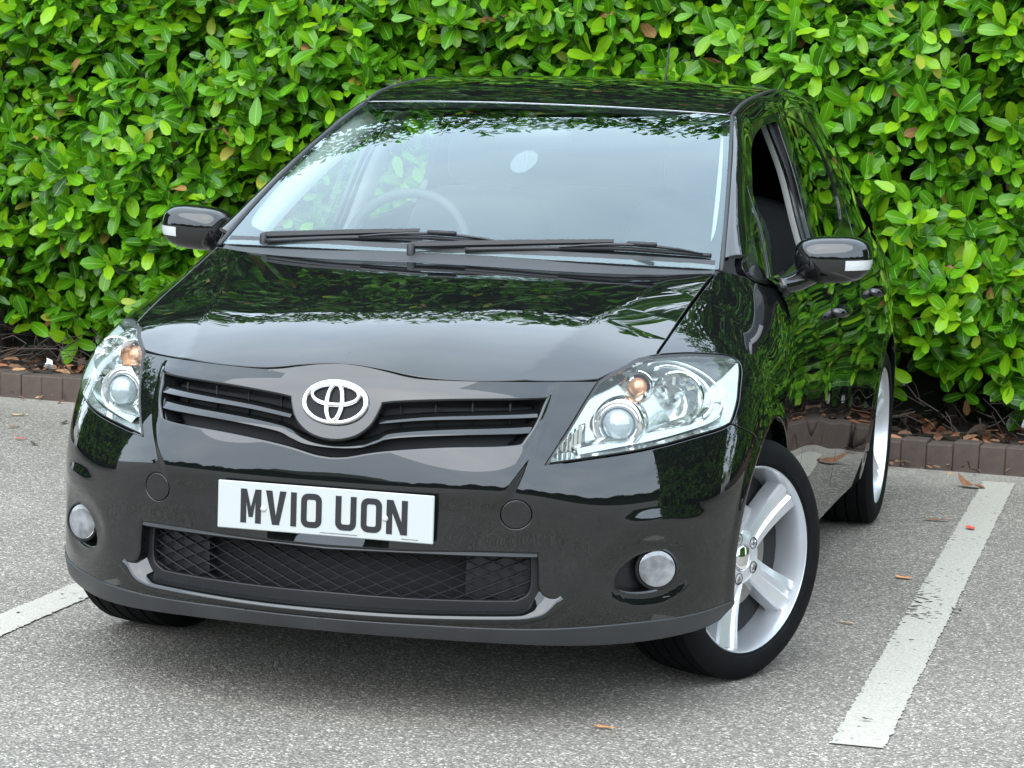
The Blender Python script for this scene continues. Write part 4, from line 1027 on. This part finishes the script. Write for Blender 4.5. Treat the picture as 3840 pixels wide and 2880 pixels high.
# ------------------------------------------------------------------ foliage
def leaf_mat():
    m, nt, b = node_mat('laurel_leaf'); N, L = nt.nodes, nt.links
    at = N.new('ShaderNodeAttribute'); at.attribute_name = 'leaf'      # x: across the blade, y: hue pick, z: along the blade
    s = N.new('ShaderNodeSeparateXYZ'); L.new(at.outputs['Vector'], s.inputs[0])
    rp = N.new('ShaderNodeValToRGB'); e = rp.color_ramp.elements
    e[0].position = 0; e[0].color = (.012,.055,.004,1); e[1].position = 1; e[1].color = (.34,.16,.075,1)
    for p, c in ((.22,(.020,.085,.004,1)),(.50,(.044,.170,.003,1)),(.78,(.100,.285,.004,1)),(.955,(.200,.385,.006,1)),(.972,(.36,.33,.05,1)),(.985,(.30,.13,.06,1))):
        q = e.new(p); q.color = c
    L.new(s.outputs[1], rp.inputs[0])
    ab = N.new('ShaderNodeMath'); ab.operation = 'ABSOLUTE'; L.new(s.outputs[0], ab.inputs[0])
    mr = N.new('ShaderNodeMapRange'); mr.inputs[1].default_value = .03; mr.inputs[2].default_value = .13; mr.inputs[3].default_value = .60; mr.inputs[4].default_value = 0; L.new(ab.outputs[0], mr.inputs[0])
    mx = N.new('ShaderNodeMixRGB'); mx.inputs[2].default_value = (.24,.42,.07,1); L.new(mr.outputs[0], mx.inputs[0]); L.new(rp.outputs[0], mx.inputs[1])
    # side veins
    wv = N.new('ShaderNodeMath'); wv.operation = 'MULTIPLY_ADD'; wv.inputs[1].default_value = -.22; L.new(ab.outputs[0], wv.inputs[0]); L.new(s.outputs[2], wv.inputs[2])
    fr = N.new('ShaderNodeMath'); fr.operation = 'PINGPONG'; fr.inputs[1].default_value = .06; L.new(wv.outputs[0], fr.inputs[0])
    vm = N.new('ShaderNodeMapRange'); vm.inputs[1].default_value = .0; vm.inputs[2].default_value = .018; vm.inputs[3].default_value = .22; vm.inputs[4].default_value = 0; L.new(fr.outputs[0], vm.inputs[0])
    mx2 = N.new('ShaderNodeMixRGB'); mx2.inputs[2].default_value = (.17,.34,.05,1); L.new(vm.outputs[0], mx2.inputs[0]); L.new(mx.outputs[0], mx2.inputs[1])
    L.new(mx2.outputs[0], b.inputs['Base Color']); b.inputs['Roughness'].default_value = .27; b.inputs['Specular IOR Level'].default_value = .30
    tr = N.new('ShaderNodeBsdfTranslucent'); L.new(mx2.outputs[0], tr.inputs[0]); ms = N.new('ShaderNodeMixShader'); ms.inputs[0].default_value = .24
    hs = N.new('ShaderNodeHueSaturation'); hs.inputs['Value'].default_value = 1.5; hs.inputs['Saturation'].default_value = 1.1; L.new(mx2.outputs[0], hs.inputs['Color']); L.new(hs.outputs[0], tr.inputs[0])
    o = N['Material Output']; L.new(b.outputs[0], ms.inputs[1]); L.new(tr.outputs[0], ms.inputs[2]); L.new(ms.outputs[0], o.inputs[0])
    return m
LM = leaf_mat()
def leaf_template(seed):
    r = np.random.default_rng(seed); n = 7; V = []; A = []
    W = [0,.20,.37,.44,.42,.27,0] if seed % 2 else [0,.17,.33,.42,.44,.31,0]; TT = [0,.13,.32,.54,.74,.91,1]; curl = r.uniform(.10,.34); fold = r.uniform(.08,.26); wav = r.uniform(-.03,.03)
    for i in range(n):
        t = TT[i]; w_ = W[i]*.5; zc = -curl*t*t*.6
        if i in (0, n-1): V.append((0,t,zc)); A.append((0,t))
        else:
            for s_ in (-1,0,1): V.append((s_*w_, t, zc+abs(s_)*w_*fold*1.4+s_*wav*(1 if i % 2 else -1))); A.append((s_,t))
    F = [(0,2,1),(0,3,2)]
    for i in range(n-3):
        a = 1+3*i; F += [(a,a+1,a+4,a+3),(a+1,a+2,a+5,a+4)]
    a = 1+3*(n-3); F += [(a,a+1,a+3),(a+1,a+2,a+3)]
    return np.array(V), F, np.array(A)
TPL = [leaf_template(s_) for s_ in range(8)]
def frames(axis, nor):
    axis = axis/np.linalg.norm(axis,axis=1)[:,None]; x_ = np.cross(axis, nor); x_ /= np.linalg.norm(x_,axis=1)[:,None]+1e-9
    n = np.cross(x_, axis); return np.stack([x_, axis, n], 2)
def sprigs(P, out, kmin, kmax, size, spread=1.):
    """P: sprig bases, out: unit outward vectors -> leaf positions, rotations, sizes"""
    pos = []; ax = []; no = []; sz = []; st = []
    for p,o_ in zip(P, out):
        d = o_*.9+np.array([0,0,.45])+rng.normal(0,.38,3); d /= np.linalg.norm(d)
        e1 = np.cross(d, rng.normal(0,1,3)); e1 /= np.linalg.norm(e1); e2 = np.cross(d, e1)
        k = rng.integers(kmin, kmax+1); Ls = rng.uniform(.07,.15)*spread; a0 = rng.uniform(0,6.28); S_ = size*rng.uniform(.8,1.2); st.append((p, p+d*Ls))
        for i in range(k):
            t = i/max(1,k-1); a = a0+i*2.4; rd = e1*math.cos(a)+e2*math.sin(a)
            al = rd*(1.05-.55*t)+d*(.25+.65*t)+np.array([0,0,-.12])+rng.normal(0,.14,3)
            pos.append(p+d*Ls*(.15+.85*t)); ax.append(al); no.append(d*.85-rd*.30+o_*.25+np.array([0,0,.28])+rng.normal(0,.16,3)); sz.append(S_*(.78+.34*math.sin(PI*(.25+.6*t)))*rng.uniform(.9,1.1))
    return np.array(pos), frames(np.array(ax), np.array(no)), np.array(sz), st
def leaf_cloud(name, pos, R, sz, hue, parent):
    Vs = []; Fs = []; As = []; n0 = 0; pick = rng.integers(0, 8, len(pos))
    for q in range(8):
        V, F, A = TPL[q]; ix = np.where(pick == q)[0]
        if not len(ix): continue
        X = np.einsum('nij,vj->nvi', R[ix], V)*sz[ix][:,None,None]+pos[ix][:,None,:]; m_ = len(V)
        Vs.append(X.reshape(-1,3)); As.append(np.stack([np.tile(A[:,0],len(ix)), np.repeat(hue[ix], m_), np.tile(A[:,1],len(ix))], 1))
        off = n0+np.arange(len(ix))*m_
        for f in F: Fs.append((len(f), (np.array(f)[None]+off[:,None])))
        n0 += len(ix)*m_
    V = np.concatenate(Vs); A = np.concatenate(As)
    tri = np.concatenate([f for k,f in Fs if k == 3]); qd = np.concatenate([f for k,f in Fs if k == 4])
    me = bpy.data.meshes.new(name); me.vertices.add(len(V)); me.vertices.foreach_set('co', V.ravel().astype(np.float32))
    nl = tri.size+qd.size; me.loops.add(nl); me.loops.foreach_set('vertex_index', np.concatenate([tri.ravel(), qd.ravel()]).astype(np.int32))
    me.polygons.add(len(tri)+len(qd)); me.polygons.foreach_set('loop_start', np.concatenate([np.arange(len(tri))*3, tri.size+np.arange(len(qd))*4]).astype(np.int32))
    me.update(calc_edges=True); me.polygons.foreach_set('use_smooth', np.ones(len(me.polygons), bool))
    at = me.attributes.new('leaf', 'FLOAT_VECTOR', 'POINT'); at.data.foreach_set('vector', A.ravel().astype(np.float32)); me.materials.append(LM); me.validate()
    o = bpy.data.objects.new(name, me); col.objects.link(o); o.parent = parent; return o
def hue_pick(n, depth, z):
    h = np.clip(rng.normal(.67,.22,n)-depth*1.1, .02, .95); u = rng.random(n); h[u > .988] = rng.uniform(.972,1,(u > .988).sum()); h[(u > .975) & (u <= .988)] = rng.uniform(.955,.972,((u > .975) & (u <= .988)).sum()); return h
HTOP = 4.35
def bumpy(u, z): return .10*np.sin(u*2.1+.7*np.sin(z*1.9))+.07*np.sin(u*5.3+z*3.1+1)+.05*np.sin(z*6.2-u*2.7)+.04*np.sin(u*9.7+z*8.3)
def make_hedge(name, label, O, U, Nn, u0, u1, zones, objs=0):
    """a clipped hedge: O origin on its face at ground, U along it, Nn outwards"""
    root = tag(empty(name, tuple(O)), label, 'hedge'); U = np.array(U, float); Nn = np.array(Nn, float); ps = []; sts = []
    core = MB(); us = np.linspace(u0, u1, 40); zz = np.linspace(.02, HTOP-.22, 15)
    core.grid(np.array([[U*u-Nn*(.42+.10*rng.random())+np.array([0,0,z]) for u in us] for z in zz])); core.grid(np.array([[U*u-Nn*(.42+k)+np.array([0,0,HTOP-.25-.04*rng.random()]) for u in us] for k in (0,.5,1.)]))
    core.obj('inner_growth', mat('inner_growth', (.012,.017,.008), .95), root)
    allp = []
    for (a,b_,z0,z1,dens_,size,layers) in zones:
        for dl in layers:
            n = int((b_-a)*(z1-z0)*dens_); uu = rng.uniform(a,b_,n); zz_ = rng.uniform(z0,z1,n)
            low = np.clip((.46-zz_)/.25,0,1); lob = .5+.5*np.sin(uu*3.1+1.3*np.sin(uu*1.7)); keep = rng.random(n) > low*(.15+.75*lob); uu, zz_ = uu[keep], zz_[keep]
            d = bumpy(uu, zz_)-dl-.10*np.clip((.6-zz_)/.4,0,1)+rng.normal(0,.03,len(uu)); Pq = uu[:,None]*U+d[:,None]*Nn+zz_[:,None]*np.array([0,0,1.])
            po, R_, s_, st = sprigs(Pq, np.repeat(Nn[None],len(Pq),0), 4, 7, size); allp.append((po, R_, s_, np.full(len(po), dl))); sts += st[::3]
    # shoots along the clipped top
    n = int((u1-u0)*55); uu = rng.uniform(u0,u1,n); kk = rng.uniform(-.95,.10,n); Pq = uu[:,None]*U+kk[:,None]*Nn+np.array([0,0,1.])*(HTOP-.10+.10*np.sin(uu*3.3)+rng.normal(0,.05,n))[:,None]
    po, R_, s_, st = sprigs(Pq, np.repeat(np.array([[0,0,1.]])*.8+Nn[None]*.3,n,0), 4, 7, .10, 1.5); allp.append((po, R_, s_, np.full(len(po), .05)))
    pos = np.concatenate([a[0] for a in allp]); R_ = np.concatenate([a[1] for a in allp]); sz = np.concatenate([a[2] for a in allp]); dp = np.concatenate([a[3] for a in allp])
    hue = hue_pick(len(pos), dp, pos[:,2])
    up_ = np.clip((pos[:,2]-2.0)/.25,0,1)*np.clip((HTOP-.15-pos[:,2])/.4,.25,1); hue = np.where(hue < .955, np.clip(hue-.42*up_, .02, .95), hue)     # shade put into the upper leaf colours, darkening the hedge's reflection in the bonnet
    if objs:
        # the leaves that show largest stand as single objects
        w = pos+np.array(O); front_ = pos@Nn; ok = (w[:,0] > -3.35) & (w[:,0] < 1.75) & (w[:,2] > .45) & (w[:,2] < 1.85) & ~((w[:,0] > -1.25) & (w[:,0] < .40) & (w[:,2] < 1.72))
        facing = np.abs(R_[:,:,2]@Nn); score = front_*3+facing*.9+sz*6; score[~ok] = -9; ch = np.argsort(-score)[:objs]
        meshes = []
        for q in range(8):
            for h in range(5):
                V, F, A = TPL[q]; me = mesh_data('leaf', V, F, LM); at = me.attributes.new('leaf','FLOAT_VECTOR','POINT'); hv = (.42,.55,.66,.78,.93)[h]
                at.data.foreach_set('vector', np.stack([A[:,0], np.full(len(A),hv), A[:,1]],1).ravel().astype(np.float32)); meshes.append(me)
        for i in ch:
            o = bpy.data.objects.new('leaf', meshes[rng.integers(0,40)]); col.objects.link(o); o.parent = root
            Mx = Matrix([list(r_) for r_ in R_[i]*sz[i]*1.02]).to_4x4(); Mx.translation = Vector(pos[i]); o.matrix_local = Mx
        msk = np.ones(len(pos), bool); msk[ch] = False; pos, R_, sz, hue = pos[msk], R_[msk], sz[msk], hue[msk]
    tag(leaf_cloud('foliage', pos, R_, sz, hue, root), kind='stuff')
    b = MB()
    for a, c in sts: b.tube([a-np.array(Nn)*.25+rng.normal(0,.03,3), a, c], [.006,.004,.002], 5, cap=False)
    tag(b.obj('twigs', mat('twig', (.075,.052,.033), .85), root), kind='stuff')
    tb = MB()
    for u in np.arange(u0+.2, u1, .42):
        x_ = u+rng.uniform(-.12,.12); q = U*x_-Nn*.38
        tb = MB(); tb.tube([q+np.array([0,0,-.0]), q+np.array([rng.normal(0,.03),0,.5]), q+np.array([rng.normal(0,.08),rng.normal(0,.05),1.2])], [.035,.026,.016], 8); tb.obj('stem', 'bark', root)
    return root
MT['bark'] = mat('bark', (.060,.045,.034), .9, bump=.8, bscale=90, var=.3)
HO = K0+kn*.32
make_hedge('laurel_hedge', 'tall clipped laurel hedge with glossy green leaves behind the car', HO, kx, -kn, -6.5, 6.6,
    [(-3.75,2.1,.22,1.98,96,.099,(0.,.08,.17,.27)), (-6.5,-3.75,.26,2.0,40,.10,(0.,.14)), (2.1,6.6,.26,2.0,50,.098,(0.,.14)), (-6.5,6.6,2.0,HTOP,46,.10,(0.,.14))], objs=300)
make_hedge('side_hedge', 'dark laurel hedge running along the open-window side of the car park', (6.7,3.6,0), (0,-1,0), (-1,0,0), 0, 4.6, [(0,4.6,.25,HTOP,26,.13,(0.,.16))])
make_hedge('far_hedge', 'laurel hedge closing the car park beyond the steering-wheel side', (-7.2,4.4,0), (0,-1,0), (1,0,0), 0, 5.4, [(0,5.4,.25,HTOP,26,.13,(0.,.16))])
# distant wood beyond the car park, behind the viewer: seen only as a dark band in the paintwork
b = MB(); us = np.linspace(-130,130,260)
rows = []
for k,(dz,dy) in enumerate(((0,0),(.35,1.2),(.65,1.0),(.85,.2),(1.0,-1.5),(.9,-4.))):
    row = []
    for u in us:                                             # turned, taller end added to darken the bumper corner's reflection, standing in for buildings
        a = min(max((u-45)/28, 0), 1.45); d_ = 85+dy+2*math.sin(u*.23)+rng.normal(0,.35)
        cx_, cy_ = (u, 0) if u < 45 else (45, 0); R_ = 28.
        if u < 45: p_ = (u, -d_+20)
        else:
            e_ = max(0, u-45-1.45*R_); p_ = (45+(R_+dy)*math.sin(a)+e_*math.cos(a), -65+R_-(R_+dy)*math.cos(a)+e_*math.sin(a))
        row.append((p_[0], p_[1], dz*(4.4+3.2*min(max((u-30)/30,0),1)+.7*math.sin(u*.21)+.5*math.sin(u*.53+1)+rng.normal(0,.18))))
    rows.append(row)
b.grid(np.array(rows)); tag(b.obj('distant_wood', mat('distant_wood', (.030,.050,.020), .95, var=.5, vscale=.6), None), 'line of distant trees across the car park', kind='stuff')
# ------------------------------------------------------------------ fallen leaves and litter
dry = [mat('dry_leaf_'+n, c, .7, var=.3, vscale=60) for n,c in (('brown',(.20,.085,.04)),('orange',(.62,.25,.07)),('red',(.55,.07,.04)),('tan',(.42,.28,.16)),('dark',(.055,.04,.03)))]
def fallen(label, x_, y_, L_, ci, rz, curl=.2, z=.004, w_=1.):
    V, F, A = TPL[random.randrange(8)]; V = V.copy()*np.array([w_,1,1])*L_; V[:,2] = np.abs(V[:,2])*curl*3+.002; V[:,1] -= L_/2
    o = obj('fallen_leaf', V, F, dry[ci]); o.location = (x_, y_, z); o.rotation_euler = (0,0,rz); tag(o, label, 'leaf', 'fallen leaves on the car park'); return o
fallen('curled brown leaf at the hedge end of the worn bay line', 1.115,3.60,.12,0,1.2,.8)
fallen('small red leaf lying on the worn white bay line', 1.197,2.587,.05,2,.4,.5,.008,1.5)
fallen('bright orange leaf on asphalt beside the worn bay line', 1.08,1.557,.06,1,1.5,.2)
fallen('thin brown leaf between rear tyre and bay line', 1.063,2.734,.10,0,1.7,.3,.004,.6)
fallen('thin orange leaf on asphalt ahead of the front tyre', .63,-.665,.055,1,1.5,.2,.004,.6)
fallen('pale tan leaf on asphalt beside the front wheel', 1.005,.783,.05,3,1.4,.2,.004,.6)
fallen('dark shrivelled leaf at the outer edge of the bay line', 1.284,1.08,.035,4,1.3,.8,.006,1.2)
fallen('dark leaf scrap on the near end of the bay line', 1.20,-.36,.03,4,1.5,.3,.008,.9)
for lab, x_, y_, L_, c_ in (('small red leaf on bare asphalt between kerb and headlight',-2.622,3.045,.06,2),('dark curled leaf between a tan leaf and a brown leaf on asphalt',-2.677,3.57,.07,4),('dark leaf scrap lying beside the small red leaf',-2.511,2.933,.06,4),
        ('pale tan leaf just in front of the kerb, longest beside the headlight',-2.95,3.71,.09,3),('plain brown leaf on asphalt a step out from the kerb',-2.80,3.35,.06,0),('dark narrow leaf next to the headlight on open asphalt',-2.45,3.55,.07,4),('orange leaf on asphalt beyond the small red leaf',-2.85,3.05,.07,1),('large tan leaf lying against the kerb near the headlight',-2.6,3.8,.10,3)):
    fallen(lab, x_, y_, L_, c_, random.uniform(0,3), .4, .004, .7)
# drifts of dry leaves in the bed and against the kerb
lit_m, nt, bs = node_mat('leaf_litter'); at = nt.nodes.new('ShaderNodeAttribute'); at.attribute_name = 'leaf'; s = nt.nodes.new('ShaderNodeSeparateXYZ'); nt.links.new(at.outputs['Vector'], s.inputs[0])
rp = nt.nodes.new('ShaderNodeValToRGB'); e = rp.color_ramp.elements; e[0].color = (.045,.030,.022,1); e[1].color = (.40,.24,.12,1)
for p, c in ((.35,(.11,.062,.035,1)),(.6,(.20,.10,.05,1)),(.8,(.30,.11,.05,1))): q = e.new(p); q.color = c
nt.links.new(s.outputs[1], rp.inputs[0]); nt.links.new(rp.outputs[0], bs.inputs['Base Color']); bs.inputs['Roughness'].default_value = .75
def litter(name, n, d0, d1, z0, size, label, tilt):
    u = rng.uniform(-6,5,n); d = rng.uniform(d0,d1,n); P = K0+u[:,None]*kx+d[:,None]*kn+np.array([0,0,1.])*(z0+rng.random(n)*.03)[:,None]
    ax_ = np.stack([rng.normal(0,1,n), rng.normal(0,1,n), rng.normal(0,.2,n)],1); no_ = np.stack([rng.normal(0,tilt,n), rng.normal(0,tilt,n), np.ones(n)],1)
    o = leaf_cloud(name, P, frames(ax_, no_), rng.uniform(.6,1.2,n)*size, rng.random(n)**1.3, None); o.data.materials[0] = lit_m; return tag(o, label, kind='stuff')
litter('leaf_litter', 1500, .12, .75, .10, .085, 'brown dead leaves strewn under the hedge', .55)
litter('leaf_drift', 420, -.10, -.012, .006, .035, 'line of small dry leaves swept against the kerb', .4)
b = MB()
for k in range(900):
    p = K0+kx*rng.uniform(-5,4)+kn*rng.uniform(.16,.7)+np.array([0,0,rng.uniform(.09,.26)]); d = rng.normal(0,1,3)*np.array([.14,.10,.08]); b.tube([p, p+d*.5+rng.normal(0,.012,3), p+d], [.003,.0025,.0012], 5, cap=False)
tag(b.obj('fallen_twigs', 'bark'), 'thin dead twigs lying under the hedge', kind='stuff')
white = mat('paper', (.75,.76,.76), .6)
for lab, x_, y_, z_, s_ in (('crumpled white paper scrap in the bed near the headlight', -2.93,4.44,.14,.045),('small white paper scrap in the bed at the hedge foot', -3.17,4.48,.14,.03),('white litter under the hedge beyond the worn bay line', 1.28,4.40,.17,.04)):
    V = np.array([(math.cos(a)*s_*r_, rng.normal(0,.012), math.sin(a)*s_*r_) for a,r_ in zip(np.linspace(0,6.28,8)[:-1], rng.uniform(.5,1.1,7))]); V = np.concatenate([V, [[0,-.02,.005],[0,.02,0]]])
    o = obj('paper_scrap', V, [(i,(i+1)%7,7) for i in range(7)]+[((i+1)%7,i,8) for i in range(7)], white, smooth=False); o.location = (x_,y_,z_); tag(o, lab, 'litter')
